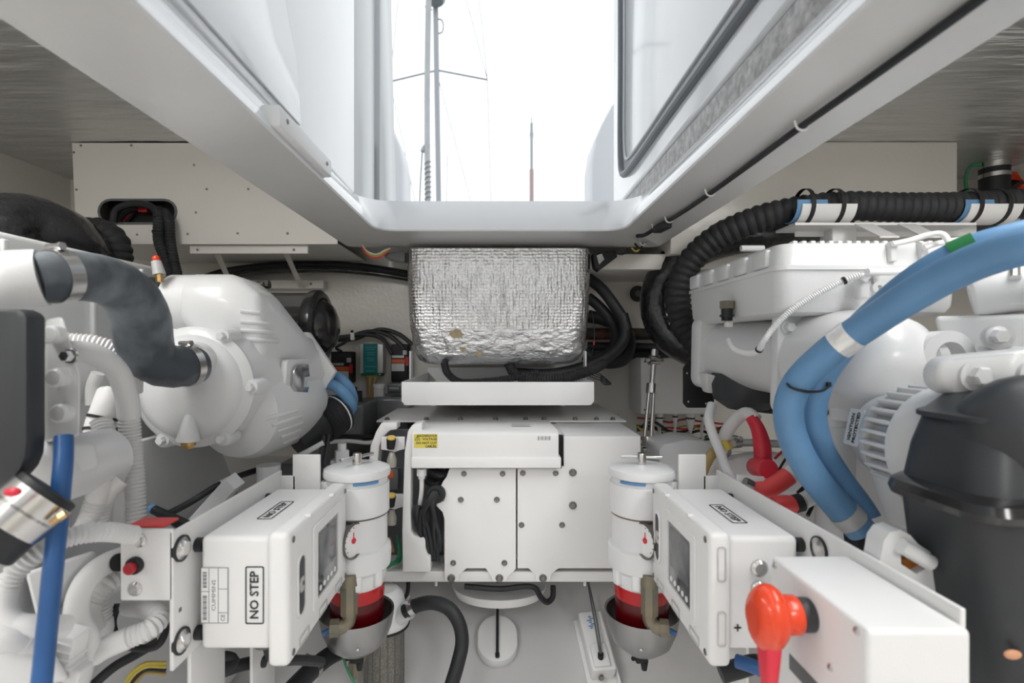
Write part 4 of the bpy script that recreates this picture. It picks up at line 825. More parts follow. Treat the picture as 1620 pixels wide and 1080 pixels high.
bm = BM(); cyl(bm, P(1505, 622, .73), P(1520, 612, .78), .012, seg=12); part(t, 'small_fitting', bm, BRONZE)
for x, y in ((1580, 626), (1600, 630)):
    bm = BM(); bolt(bm, P(x, y, .72), (0, -1, -.3), .010, .014); part(t, 'bolt', bm, ENG)
# bracket with clip in the middle of the dome
bm = BM(); p = P(1372, 452, .97); box(bm, p + V(0, .01, 0), (.03, .02, .05), .006); tube(bm, [p + V(-.012, -.006, .008), p + V(0, -.010, .024), p + V(.014, -.006, .012), p + V(.012, -.004, -.012)], .006, 10); part(t, 'wire_clip_bracket', bm, ENG)
bm = BM(); lathe(bm, [(.004, 0), (.010, 0), (.011, .016), (.004, .016), (.004, 0)], P(1386, 456, .945), (-.3, -1, 0), 18); part(t, 'hollow_stud', bm, ENG)
# alternator
t = thing('alternator', 'white finned alternator with ignition protected label on the right engine', 'alternator', V(.67, .79, .75))
C0 = V(.672, .885, .848); ax = V(0, -1, 0)
bm = BM(); lathe(bm, [(0, -.012), (.045, -.012), (.062, -.004), (.070, .008), (.073, .03), (.083, .045), (.086, .06)], C0, ax, 48); ca = part(t, 'end_cap', bm, ENG)
bm = BM(); lathe(bm, [(.075, .055), (.075, .12)], C0, ax, 48); part(t, 'stator', bm, ALU)
for i in range(30):
    a = 2 * PI * i / 30; bm = BM(); c = C0 + V(math.cos(a) * .083, -.085, math.sin(a) * .083)
    box(bm, c, (.016, .056, .0062), .002, rot=Euler((0, -a, 0)).to_matrix()); part(t, 'cooling_fin', bm, ENG)
bm = BM(); lathe(bm, [(.082, .112), (.093, .115), (.094, .15), (.088, .165), (.06, .18), (0, .182)], C0, ax, 48); part(t, 'front_housing', bm, ENG)
bm = BM(); hull(bm, [C0 + V(-.075, -.05, -.04), C0 + V(-.03, -.05, -.08), C0 + V(-.07, -.10, -.05), C0 + V(-.03, -.10, -.085), C0 + V(-.05, -.06, -.13), C0 + V(-.02, -.06, -.14), C0 + V(-.04, -.11, -.13), C0 + V(-.01, -.11, -.14)], .006); part(t, 'mount_foot', bm, ENG)
# label wrapped on the end cap: follows the barrel
lm = V(-.92, 0, .20).normalized(); o = C0 + V(0, -.020, 0) + lm * .0735
up = V(.2, 0, .92).normalized()
bm = BM(); plate(bm, rrect(.036, .062, .004), [], o + V(0, .0, 0), (0, -1, 0), up, lm, .0012); lb = part(t, 'label_plate', bm, STICK)
for i, s in enumerate(('IGNITION', 'PROTECTED')):
    text(lb, 'lettering', s, .0095, o + lm * .0018 + V(0, .006 - .012 * i, 0), up, V(0, 1, 0), INK, fit=.046 if i == 0 else .052, bold=.0002)
# adjusting bracket in front
t = thing('adjuster_bracket', 'white slotted adjuster bracket below the alternator', 'bracket', P(1420, 920, .66))
bm = BM(); a = P(1410, 865, .66)
lp = [(1392, 888), (1398, 856), (1408, 842), (1424, 838), (1440, 846), (1452, 860), (1480, 878), (1487, 935), (1478, 942), (1388, 890)]
hole = [(1424, 862), (1426, 892), (1450, 908), (1468, 898), (1466, 892), (1440, 874), (1432, 862)]
pxplate(bm, lp, .66, .03, [hole], 0); part(t, 'casting', bm, ENG)
bm = BM(); cyl(bm, P(1424, 862, .655), P(1472, 890, .655), .010, seg=14); part(t, 'slot_bar', bm, ENG)
bm = BM(); pxplate(bm, [(1426, 885), (1452, 882), (1466, 893), (1452, 906), (1436, 902)], .672, .012); part(t, 'orange_residue', bm, CORK)
# belt cover
t = thing('belt_cover', 'big charcoal plastic belt cover at the right edge', 'cover', V(.75, .64, .57))
def covsec(z, x0, y0, x1=1.05, y1=.72, r=.035): return [V((x0 + x1) / 2 + a, (y0 + y1) / 2 + b, z) for a, b in rrect(x1 - x0, y1 - y0, r, 6)]
bm = BM(); loft(bm, [covsec(.55, .592, .575), covsec(.58, .578, .57), covsec(.70, .560, .572), covsec(.800, .548, .575)]); part(t, 'skirt', bm, COVB)
bm = BM(); loft(bm, [covsec(.798, .545, .572), covsec(.803, .532, .560), covsec(.812, .528, .556), covsec(.822, .532, .560), covsec(.827, .545, .570)]); part(t, 'lower_lip', bm, COVG)
bm = BM(); loft(bm, [covsec(.827, .550, .580), covsec(.87, .560, .590), covsec(.905, .575, .605), covsec(.908, .567, .598), covsec(.914, .567, .598), covsec(.918, .580, .608), covsec(.935, .605, .64), covsec(.945, .65, .66, r=.02)]); part(t, 'upper_shell', bm, COVB)
bm = BM(); ball(bm, P(1640, 690, .63), .085, (1.1, .75, .9), 28); part(t, 'pulley_bulge', bm, COVB)
bm = BM(); ball(bm, P(1602, 1035, .572), .009, (1.1, .4, .6)); part(t, 'peach_plug', bm, PEACH)
bm = BM(); hull(bm, [V(.56, .58, .535), V(1.05, .56, .535), V(1.05, .72, .535), V(.56, .72, .535), V(.56, .58, .548), V(1.05, .56, .548), V(1.05, .72, .548), V(.56, .72, .548)], .004); part(t, 'bottom_flange', bm, ENG)
# blue hose pair
b1 = [V(.98, .80, 1.10), V(.80, .66, 1.13), (1680, 378, .60), (1600, 395, .63), (1530, 420, .67), (1450, 463, .72), (1380, 508, .77), (1310, 558, .82), (1262, 606, .855), (1247, 650, .87), (1257, 700, .87), (1288, 755, .86), (1330, 805, .85), (1362, 838, .845)]
hose('blue_hose', 'front thick blue hose sweeping across the right engine, taped in silver', 'hose', b1, .0235, BLUE, seg=22, clamps=((P(1337, 538, .80), .028, SILT), (P(1345, 815, .848), .022, TAPE)))
b2 = [V(1.02, .88, 1.12), V(.90, .76, 1.155), (1680, 362, .70), (1600, 378, .72), (1530, 398, .75), (1460, 435, .79), (1390, 490, .84), (1335, 545, .875), (1298, 600, .895), (1285, 650, .90), (1296, 705, .895), (1325, 755, .885), (1358, 800, .87), (1372, 822, .86)]
hose('blue_hose', 'rear thick blue hose with a green tape ring behind the taped one', 'hose', b2, .0225, BLUE, seg=22, clamps=((P(1528, 399, .75), .03, GREENT),))
t = thing('cable_tie', 'black cable tie strapping the two thick blue hoses together', 'cable tie', P(1285, 615, .86))
bm = BM(); tube(bm, [P(1242, 602, .86), P(1252, 613, .835), P(1275, 619, .832), P(1300, 618, .845), P(1313, 610, .87)], .0022, 6); part(t, 'strap', bm, BLK)
bm = BM(); box(bm, P(1311, 608, .868), (.007, .006, .008), .001); part(t, 'lock', bm, BLK)
# white wires on the engine
hose('sensor_wire', 'white ribbed sensor wire rising from the plug to the clip on the dome', 'wire', [(1153, 537, 1.19), (1160, 550, 1.17), (1178, 558, 1.12), (1198, 556, 1.06), (1208, 540, 1.03), (1222, 520, 1.02), (1250, 492, 1.0), (1290, 466, .985), (1330, 446, .97), (1362, 434, .955)], .0062, PLAS, corr=(.004, .001), ties=(.93, .40))
hose('sensor_wire', 'white wire continuing right from the clip under the blue hoses', 'wire', [(1372, 430, .955), (1410, 430, .96), (1460, 425, .97), (1540, 418, .98)], .0065, PLAS)
hose('sensor_wire', 'white bent wire arching over the right end of the intake box', 'wire', [(1412, 386, .99), (1440, 380, .985), (1470, 371, .975), (1490, 370, .965), (1502, 384, .955), (1512, 410, .945), (1540, 455, .92), (1560, 474, .9), (1590, 477, .88), (1640, 474, .86)], .0055, PLAS)
hose('sensor_wire', 'white stub wire lying on the intake box front', 'wire', [(1462, 392, .985), (1480, 386, .982), (1500, 382, .98), (1560, 374, .98), (1640, 368, .97)], .0055, PLAS)
# big black ducts
hose('air_duct', 'black corrugated duct running along the top right and bending down', 'duct', [V(1.99, 1.47, 1.41), V(1.75, 1.47, 1.415), (1620, 322, 1.47), (1520, 327, 1.47), (1420, 328, 1.47), (1330, 326, 1.48), (1260, 333, 1.50), (1190, 350, 1.54), (1125, 382, 1.60), (1085, 425, 1.64), (1072, 475, 1.66), (1085, 520, 1.66), (1115, 555, 1.64), (1150, 575, 1.62)], .0425, DUCT, corr=(.024, .0055), seg=26)
hose('air_duct', 'fat shiny black wrapped duct bending down beside the right engine', 'duct', [(1330, 352, 1.72), (1260, 360, 1.72), (1190, 368, 1.74), (1120, 385, 1.80), (1070, 415, 1.84), (1045, 455, 1.86), (1043, 495, 1.86), (1062, 530, 1.84), (1100, 552, 1.82), (1150, 565, 1.80)], .066, RUBS, seg=26)
# cradles with straps and rail
t = thing('hose_rail', 'white rail with two hose cradles carrying the corrugated duct', 'bracket', P(1400, 372, 1.42))
bm = BM(); pxb(bm, 1258, 352, 1545, 356, 1.42, .10); pxb(bm, 1258, 356, 1545, 374, 1.50, .004); part(t, 'rail', bm, BOXW)
for x in (1352, 1420):
    bm = BM(); a = P(x, 356, 1.42); b = P(x + 40, 376, 1.30); plate(bm, [(0, 0), (1, 0), (1, 1), (0, 1)], [], a, V(.05, 0, 0), b - a - V(.0, 0, 0), (0, 0, 1), .004); part(t, 'rail_strut', bm, BOXW)
bm = BM(); bb(bm, .95, 1.02, 1.46, 1.52, 1.20, P(0, 353, 1.42).z - .002, .004); part(t, 'rail_post', bm, BOXW)
for x0, x1 in ((1254, 1338), (1512, 1592)):
    a, b = P(x0, 328, 1.47), P(x1, 328, 1.47); bm = BM(); rr = .047; n = 14
    for k, r in enumerate((rr, rr + .003)): pass
    o = [(rr * math.cos(PI * 1.02 + (PI * .96) * i / n), rr * math.sin(PI * 1.02 + (PI * .96) * i / n)) for i in range(n + 1)]
    i_ = [((rr + .003) * u / rr, (rr + .003) * v / rr) for u, v in reversed(o)]
    plate(bm, o + i_, [], a, (0, 1, 0), (0, 0, 1), (1, 0, 0), b.x - a.x); cr = part(t, 'cradle', bm, BOXW)
    for q in (.2, .75):
        bm = BM(); band(bm, a.lerp(b, q), (1, 0, 0), .0505, .012, .0015, 28); part(cr, 'strap', bm, BLK)
    bm = BM(); o2 = [(.0455 * math.cos(PI * .93 + PI * 1.14 * i / n), .0455 * math.sin(PI * .93 + PI * 1.14 * i / n)) for i in range(n + 1)]
    plate(bm, o2 + [(u * .97, v * .97) for u, v in reversed(o2)], [], a - V(.012, 0, 0), (0, 1, 0), (0, 0, 1), (1, 0, 0), (b.x - a.x) * .55); part(cr, 'blue_lining', bm, BLUE)
hose('standpipe', 'black rubber standpipe with steel clamps at the top right corner', 'pipe', [V(P(1573, 0, 1.95).x, 1.95, 1.36), V(P(1573, 0, 1.95).x, 1.95, 1.5), V(P(1573, 0, 1.95).x, 1.95, 1.72)], .046, RUB, seg=24, clamps=((.92, .022, STEEL), (.80, .016, STEEL)))
hose('green_wire', 'green earth wire curving beside the standpipe clamps', 'wire', [(1552, 260, 1.95), (1536, 263, 1.96), (1528, 280, 1.97), (1530, 305, 1.98), (1536, 330, 1.98)], .006, GREENW)
hose('red_cable', 'orange-red cable bending behind the standpipe', 'cable', [(1580, 292, 2.03), (1600, 278, 2.0), (1618, 285, 1.97), (1614, 310, 1.95)], .017, ORANGE)
hose('black_cable', 'black cable behind the standpipe at the right edge', 'cable', [(1575, 300, 2.1), (1600, 290, 2.04), V(1.995, 1.96, 1.60)], .03, RUB)
# grey hanging pieces under the rail
t = thing('duct_elbow', 'grey rubber duct elbow under the right cradle', 'duct', P(1570, 375, 1.5))
bm = BM(); tube(bm, [P(1545, 370, 1.58), P(1575, 358, 1.58), P(1610, 362, 1.58), P(1660, 380, 1.58)], .045, 18); part(t, 'elbow', bm, GREYP)
bm = BM(); pxb(bm, 1590, 343, 1614, 370, 1.50, .004); part(t, 'white_tab', bm, BOXW)
t = thing('pipe_grommet', 'small black ring grommet on the wall beside the wrapped duct', 'grommet', P(1008, 482, 2.14))
bm = BM(); lathe(bm, [(.012, 0), (.030, 0), (.034, .012), (.030, .024), (.014, .024), (.012, 0)], P(1008, 465, 2.148), (0, -1, 0), 24); part(t, 'ring', bm, RUB)
bm = BM(); lathe(bm, [(0, 0), (.013, 0), (.013, .018), (0, .018)], P(1008, 465, 2.148), (0, -1, 0), 18); part(t, 'plug', bm, GREYP)
# wall cabinet, strut and connectors at right back
t = thing('junction_box', 'white junction box on the back wall behind the steel turnbuckle', 'box', P(1060, 652, 1.95))
bm = BM(); pxb(bm, 1014, 566, 1135, 655, 1.96, .18, .006); part(t, 'case', bm, BOXW)
for x, y in ((1020, 572), (1020, 648)):
    bm = BM(); screw(bm, P(x, y, 1.96), (0, -1, 0), .004, .002); part(t, 'screw', bm, DSTEEL)
t = thing('turnbuckle', 'steel turnbuckle strut standing right of the generator', 'turnbuckle', P(1022, 722, 1.66))
bm = BM(); a, b = P(1023, 720, 1.64), P(1036, 553, 1.70); ax = (b - a)
for o in (-.011, .011): cyl(bm, a + ax * .10 + V(o, 0, 0), a + ax * .60 + V(o * .7, 0, 0), .0065, seg=12)
part(t, 'open_body', bm, STEEL)
for q in (.08, .58):
    bm = BM(); cyl(bm, a + ax * q, a + ax * (q + .09), .0185, seg=16); part(t, 'collar', bm, STEEL)
bm = BM(); cyl(bm, a + ax * .64, a + ax * .88, .009, seg=12); part(t, 'threaded_rod', bm, STEEL)
bm = BM(); lathe(bm, [(.006, -.02), (.016, -.018), (.018, 0), (.016, .018), (.006, .02)], a + ax * .90, (1, .2, 0), 14); cyl(bm, a + ax * .90 + V(-.028, 0, 0), a + ax * .90 + V(.03, 0, 0), .008, seg=10); part(t, 'upper_fork', bm, STEEL)
bm = BM(); cyl(bm, a + ax * .92, b, .014, .012, seg=12); part(t, 'top_eye', bm, STEEL)
bm = BM(); cyl(bm, a + V(-.03, 0, 0), a + V(.03, 0, 0), .01, seg=10); box(bm, a + V(0, 0, .01), (.03, .03, .03), .004); part(t, 'lower_fork', bm, STEEL)
for i, (x, w, y1) in enumerate(((1043, 12, 678), (1068, 8, 672), (1092, 14, 680), (1112, 7, 668), (1033, 6, 668))):
    t = thing('cable_connector', ('wide white cable plug hanging under the junction box next to the turnbuckle', 'narrow white cable plug second under the junction box', 'widest white cable plug third under the junction box', 'thin white cable plug at the right end under the junction box', 'slim white cable plug half behind the turnbuckle')[i], 'connector', P(x, y1, 1.9), 'cable plugs under the junction box')
    bm = BM(); p, q = P(x, 653, 1.99), P(x, y1, 1.98); tube(bm, [p, p.lerp(q, .45), q], lambda s, w=w: (w * .5 / 810 * 1.92) * (1 - .5 * max(0, s - .5) * 2), 14); part(t, 'shell', bm, COND)
    bm = BM(); band(bm, p.lerp(q, .3), (0, 0, 1), w * .5 / 810 * 1.92, .006, .001); part(t, 'seal', bm, BLK)
    bm = BM(); tube(bm, [q, P(x + 2 - i * 3 % 5, y1 + 12, 1.95), P(x + 8 - (i * 7) % 13, y1 + 26, 1.92)], .006, 8); part(t, 'cable', bm, COND if i != 2 else PLAS)
for i, (m, y) in enumerate(((WIRER, 664), (RUB, 672), (GREENW, 684), (WIREY, 678), (BLK, 680), (RUB, 690), (RUB, 697), (WIRER, 669))):
    hose('loose_wire', ['upper red', 'thick black', 'green', 'yellow', 'middle black', 'lower black', 'lowest black', 'thin red'][i] + ' wire in the tangle under the junction box', 'wire', [(1008 + k * 25, y + 3 + random.uniform(-9, 11), 2.04 - .08 * random.random()) for k in range(7)], .0055 if m in (RUB, BLK) else .0038, m, seg=8)
bm = BM(); pxplate(bm, [(1043, 712), (1050, 703), (1085, 695), (1115, 697), (1130, 706), (1130, 770), (1043, 770)], 1.50, .14, bev=.004); single('fuel_block', 'white angular block behind the right filter bracket', 'block', bm, ENG)
hose('green_valve', 'small dark valve fitting at the foot of the turnbuckle', 'valve', [(1040, 718, 1.6), (1041, 705, 1.6), (1045, 695, 1.62)], .010, BLK)
# cables beside the right panel
hose('white_pipe', 'white bent pipe rising from the right display bracket', 'pipe', [(1168, 772, 1.16), (1150, 742, 1.18), (1138, 712, 1.22), (1126, 682, 1.25), (1121, 662, 1.27), (1126, 640, 1.30)], .0115, ENG)
hose('battery_cable', 'white battery cable arching over to the crimson boot', 'cable', [(1128, 752, 1.32), (1140, 715, 1.30), (1150, 682, 1.27), (1168, 660, 1.25), (1184, 654, 1.22), (1196, 664, 1.20)], .0155, COND)
t = thing('cable_boot', 'crimson rubber boot on the arching white battery cable', 'cable boot', P(1215, 750, 1.15))
bm = BM(); tube(bm, [P(1188, 660, 1.205), P(1198, 676, 1.19), P(1205, 700, 1.18), P(1208, 735, 1.17)], lambda q: .013 + .006 * min(1, q * 1.6), 16); part(t, 'sleeve', bm, RED)
bm = BM(); cyl(bm, P(1195, 738, 1.18), P(1216, 742, 1.10), .021, seg=22, bev=.003); part(t, 'terminal_cap', bm, RED)
t = thing('cable_boot', 'coral red boot on the thick cable nearest the right bracket edge', 'cable boot', P(1220, 790, 1.05))
bm = BM(); tube(bm, [P(1186, 772, 1.06), P(1210, 775, 1.05), P(1228, 766, 1.05), P(1248, 752, 1.05)], .0185, 16); part(t, 'sleeve', bm, REDC)
bm = BM(); tube(bm, [P(1245, 754, 1.05), P(1262, 742, 1.06), P(1290, 722, 1.08)], .0175, 16); part(t, 'cable', bm, COND)
bm = BM(); cyl(bm, P(1178, 762, 1.03), P(1190, 768, 1.03), .010, seg=12); part(t, 'terminal_stud', bm, DSTEEL)
t = thing('cable_boot', 'lower coral red boot with a black collar behind the right bracket', 'cable boot', P(1250, 810, .98))
bm = BM(); tube(bm, [P(1225, 800, 1.0), P(1240, 797, 1.0), P(1257, 797, 1.0)], .0165, 16); part(t, 'sleeve', bm, REDC)
bm = BM(); tube(bm, [P(1256, 797, 1.0), P(1268, 794, 1.0)], .0172, 16); part(t, 'collar', bm, BLK)
bm = BM(); tube(bm, [P(1267, 794, 1.0), P(1290, 782, 1.02), P(1310, 770, 1.05)], .0155, 16); part(t, 'cable', bm, COND)
hose('tan_hose', 'tan hose curving up behind the right filter bracket', 'hose', [(1107, 770, 1.24), (1112, 745, 1.25), (1125, 720, 1.26), (1142, 706, 1.27), (1156, 702, 1.27)], .0125, TAN, clamps=((.9, .012, YEL),))
hose('white_hose', 'white hose curving beside the tan hose', 'hose', [(1118, 775, 1.30), (1125, 750, 1.30), (1138, 728, 1.32), (1150, 712, 1.34)], .013, COND)
hose('bypass_pipe', 'white pipe crossing behind the crimson boot', 'pipe', [(1155, 702, 1.32), (1180, 700, 1.33), (1250, 703, 1.35)], .010, ENG, clamps=((.12, .02, STEEL),))
bm = BM(); hull(bm, [P(1150, 720, 1.28), P(1200, 712, 1.3), P(1290, 720, 1.3), P(1290, 790, 1.3), P(1160, 770, 1.28), P(1150, 720, 1.4), P(1290, 720, 1.4), P(1290, 790, 1.4), P(1160, 770, 1.4)], .012); single('starter_motor', 'white starter casting between the red boots and the engine', 'motor', bm, ENG)
hose('loose_wire', 'thin red wire beside the crimson boot cap', 'wire', [(1226, 725, 1.13), (1238, 714, 1.14), (1250, 712, 1.15)], .0028, WIRER, seg=8)
hose('loose_wire', 'thin black wire beside the crimson boot cap', 'wire', [(1228, 750, 1.13), (1240, 730, 1.13), (1250, 715, 1.14)], .0028, BLK, seg=8)
hose('loose_wire', 'black wire below the coral boots', 'wire', [(1262, 780, 1.1), (1275, 770, 1.1), (1285, 795, 1.1), (1278, 815, 1.08)], .004, BLK, seg=8)
t = thing('hex_valve', 'dark valve with cable below the drop pipe of the right engine', 'valve', P(1352, 865, .9))
bm = BM(); cyl(bm, P(1350, 835, .9), P(1354, 868, .9), .016, seg=14); part(t, 'body', bm, BLK)
bm = BM(); tube(bm, [P(1350, 830, .92), P(1372, 850, .9), P(1392, 885, .88)], .003, 6); part(t, 'wire', bm, BLK)
# ================================================================== DISPLAY PANELS, BRACKETS, FILTERS
def display(side, label):
    S = lambda x: side * x
    yc = .94
    def yy(s): return yc - side * s          # s runs to the right when facing the panel
    U = V(0, -side, 0); Z = V(0, 0, 1); N = V(-side, 0, 0)
    t = thing('display_panel', label, 'display', V(side * .40, yc, .505))
    bm = BM(); bb(bm, S(.357), S(.468), .80, 1.075, .525, .703, .010, 4); bd = part(t, 'body', bm, BOXW)
    bm = BM(); bb(bm, S(.324), S(.358), .788, 1.088, .504, .712, .010, 4); cv = part(t, 'front_cover', bm, BOXW)
    fx = S(.3235)
    def pl(name, w, h, s, z, th, m, par=cv, r=.004, off=0, holes=()):
        b = BM(); plate(b, rrect(w, h, r), holes, V(fx, yy(s), z) + N * off, U, Z, N, th, 0 if holes else min(.0008, th * .3)); return part(par, name, b, m)
    pl('screen_surround', .152, .150, .022, .612, .0035, BOXW, r=.008, holes=[rrect(.116, .118, .004)])
    sc = pl('screen', .112, .114, .022, .612, .0012, SCREEN, r=.003, off=.0002)
    pl('screen_glass', .092, .074, .022, .626, .0006, mat('lcd_grey', (.16, .165, .17), .2, col2=(.10, .105, .11), vscale=25), par=sc, r=.002, off=.0014)
    for i in range(5): b = BM(); lathe(b, [(.0048, 0), (.0048, .0015), (0, .0022)], V(fx, yy(-.018 + i * .0195), .566) + N * .0013, N, 14); part(sc, 'button', b, STICK)
    pl('oval_recess_rim', .036, .105, -.105, .612, .003, BOXW, r=.0178, holes=[rrect(.028, .095, .0138)])
    ov = pl('oval_badge', .027, .094, -.105, .612, .001, COVB, r=.0134, off=.0002)
    # letter badge: outlined C
    b = BM(); plate(b, [(.008, .012), (-.004, .012), (-.009, .005), (-.009, -.005), (-.004, -.012), (.008, -.012), (.010, -.004), (.003, -.004), (.003, .004), (.010, .004)], [], V(fx, yy(-.105), .612) + N * .0013, U, Z, N, .0006); part(ov, 'letter_badge', b, STICKG)
    for s in (-.135, .135):
        for z in (.52, .697):
            b = BM(); screw(b, V(fx, yy(s), z), N, .0055, .0015); part(cv, 'screw', b, DSTEEL)
    for s in (-.09, 0, .09):
        b = BM(); plate(b, rrect(.042, .016, .003), [rrect(.037, .011, .002)], V(fx, yy(s), .520), U, Z, N, .0012); part(cv, 'moulded_tab', b, STICKG)
    for s in (-.06, .06):
        b = BM(); bb(b, S(.322), S(.331), yy(s) - .006, yy(s) + .006, .7085, .7135, .001); part(cv, 'latch_notch', b, BOXW)
    # NO STEP on top
    o = V(S(.405), yc - .01 - (.02 if side > 0 else 0), .7036)
    b = BM(); plate(b, rrect(.10, .026, .003), [rrect(.0965, .0225, .002)], o, (0, side * -1, 0), (side, 0, 0), Z, .0005); st = part(bd, 'sticker_border', b, INK)
    text(st, 'lettering', 'NO STEP', .017, o + V(0, 0, .0003), (0, side * -1, 0), (side, 0, 0), INK, fit=.08)
    return t, bd, cv, yy
t, bd, cv, yy = display(-1, 'left white display panel with NO STEP stickers and small screen')
# near face of the left body: data label and NO STEP
yn = .7994
o = V(-.382, yn, .612)
bm = BM(); plate(bm, rrect(.029, .090, .003), [rrect(.0255, .0865, .002)], o, (1, 0, 0), (0, 0, 1), (0, -1, 0), .0006); sk = part(bd, 'sticker_border', bm, INK)
text(sk, 'lettering', 'NO STEP', .019, o + V(.0, -.0004, 0), (0, 0, 1), (-1, 0, 0), INK, fit=.074, bold=.0003)
o = V(-.4445, yn, .612)
bm = BM(); plate(bm, rrect(.042, .086, .001), [], o, (1, 0, 0), (0, 0, 1), (0, -1, 0), .0005); sk = part(bd, 'data_label', bm, STICK)
bm = BM()
for x in (-.021, -.0085, .006, .021): bb(bm, o.x + x - .0003, o.x + x + .0003, yn - .0012, yn - .0004, .569, .655)
for x0, x1, z in ((-.021, .021, .655), (-.021, .021, .569), (-.021, -.0085, .618), (.006, .021, .622), (.006, .021, .585)): bb(bm, o.x + x0, o.x + x1, yn - .0012, yn - .0004, z - .0003, z + .0003)
for k in range(14): bb(bm, o.x - .018, o.x - .012, yn - .0012, yn - .0004, .574 + k * .0028, .574 + k * .0028 + (.0012 if k % 3 else .002))
for k in range(9): bb(bm, o.x - .018, o.x - .012, yn - .0012, yn - .0004, .624 + k * .0028, .624 + k * .0028 + (.0012 if k % 2 else .002))
part(sk, 'ruling_and_bars', bm, GREYINK)
text(sk, 'lettering', 'CUMMINS', .0085, o + V(-.001, -.0006, 0), (0, 0, 1), (-1, 0, 0), GREYINK, fit=.048)
text(sk, 'lettering', 'CE', .009, o + V(.0135, -.0006, -.035), (0, 0, 1), (-1, 0, 0), GREYINK)
bm = BM(); cyl(bm, V(-.41, .90, .526), V(-.41, .90, .478), .022, .020, seg=24); cyl(bm, V(-.41, .90, .49), V(-.41, .90, .482), .024, seg=24); part(t, 'bottom_connector', bm, GREYP)
bm = BM(); tube(bm, [V(-.41, .90, .48), V(-.405, .92, .44), V(-.38, .98, .40), V(-.36, 1.04, .36)], .009, 10); part(t, 'connector_cable', bm, RUB)
def bracket(side, y0, y1, label):
    S = lambda x: side * x
    t = thing('mounting_bracket', label, 'bracket', V(side * .49, .9, .05))
    bm = BM(); bb(bm, S(.482), S(.488), y0, y1, .52, .726, .0015); part(t, 'plate', bm, BOXW)
    bm = BM(); bb(bm, S(.482), S(.488), .80, .90, .04, .521, .0015); bb(bm, S(.482), S(.488), 1.0, 1.1, .04, .521, .0015); part(t, 'leg', bm, BOXW)
    bm = BM(); bb(bm, S(.395), S(.456), 1.128, 1.134, .62, .762, .002); bb(bm, S(.45), S(.49), 1.128, 1.134, .62, .715, .001); part(t, 'end_tab', bm, BOXW)
    for y in (.815, 1.06):
        for z in (.545, .685):
            bm = BM(); cyl(bm, V(S(.4815), y, z), V(S(.469), y, z), .011, seg=18); part(t, 'rubber_mount', bm, RUB)
    return t
t = bracket(-1, .757, 1.135, 'left white bracket plate with a push button tab')
for z in (.555, .695):
    bm = BM(); lathe(bm, [(.016, 0), (.017, .003), (.012, .006), (.010, .010), (0, .012)], V(-.4819, .775, z), (1, -.0, 0), 22); iso = part(t, 'isolator_washer', bm, STEEL)
    bm = BM(); band(bm, V(-.4815, .775, z), (1, 0, 0), .0165, .006, .003); part(t, 'isolator_ring', bm, RUB)
bm = BM(); a, b = P(190, 837, .757), P(262, 950, .757); bb(bm, a.x, -.483, .757, .763, b.z, a.z, .002); tb = part(t, 'button_tab', bm, BOXW)
for x, y in ((221, 854), (214, 931)):
    bm = BM(); lathe(bm, [(.0105, 0), (.0105, .002), (.008, .005), (.003, .006), (0, .005)], P(x, y, .757), (0, -1, 0), 22); part(tb, 'screw', bm, STEEL)
bm = BM(); lathe(bm, [(.0125, 0), (.0125, .006), (.010, .008), (0, .008)], P(215, 893, .757), (0, -1, 0), 24); pb = part(tb, 'push_button_collar', bm, BLK)
bm = BM(); lathe(bm, [(.0085, .008), (.0085, .014), (.007, .016), (0, .016)], P(214, 894, .757), (0, -1, 0), 20); part(pb, 'red_button', bm, mat('button_red', (.42, .02, .03), .3))
bm = BM(); bb(bm, -.555, -.50, .765, .80, a.z - .001, a.z + .004, .002); part(tb, 'red_gasket', bm, REDC)
bm = BM(); cyl(bm, P(180, 889, .79), P(190, 889, .77), .013, seg=18); part(tb, 'switch_back', bm, BLK)
bm = BM(); bb(bm, -.4835, -.4815, .77, .776, .60, .606); part(t, 'set_screw', bm, DSTEEL)
t, bd, cv, yy = display(1, 'right white display panel beside the red battery switch')
for z in (.655, .622):
    bm = BM(); lathe(bm, [(.013, 0), (.013, .004), (.009, .008), (0, .009)], V(.405, .7995, z), (0, -1, 0), 20); part(bd, 'blind_plug', bm, STEEL)
text(bd, 'plus_sign', '+', .022, V(.372, .7992, .560), (1, 0, 0), (0, 0, 1), INK, bold=.0003)
for z in (.685, .585):
    bm = BM(); plate(bm, rrect(.014, .055, .005), [rrect(.010, .050, .004)], V(.342, .7876, z - .02), (1, 0, 0), (0, 0, 1), (0, -1, 0), .001); part(cv, 'edge_slot', bm, STICKG)
t = bracket(1, .535, 1.14, 'right white bracket plate carrying the display and battery switch box')
bm = BM(); p = P(1170, 758, 1.06); plate(bm, [(0, 0), (.055, 0), (.055, .018), (0, .022)], [], V(.488, 1.05, .715), (1, 0, 0), (0, 0, 1), (0, 1, 0), .003); part(t, 'stud_tab', bm, BOXW)
bm = BM(); lathe(bm, [(.016, 0), (.017, .003), (.011, .006), (0, .009)], V(.4815, .77, .695), (-1, 0, 0), 22); part(t, 'isolator_washer', bm, STEEL)
bm = BM(); band(bm, V(.4815, .77, .695), (1, 0, 0), .0165, .006, .003); part(t, 'isolator_ring', bm, RUB)
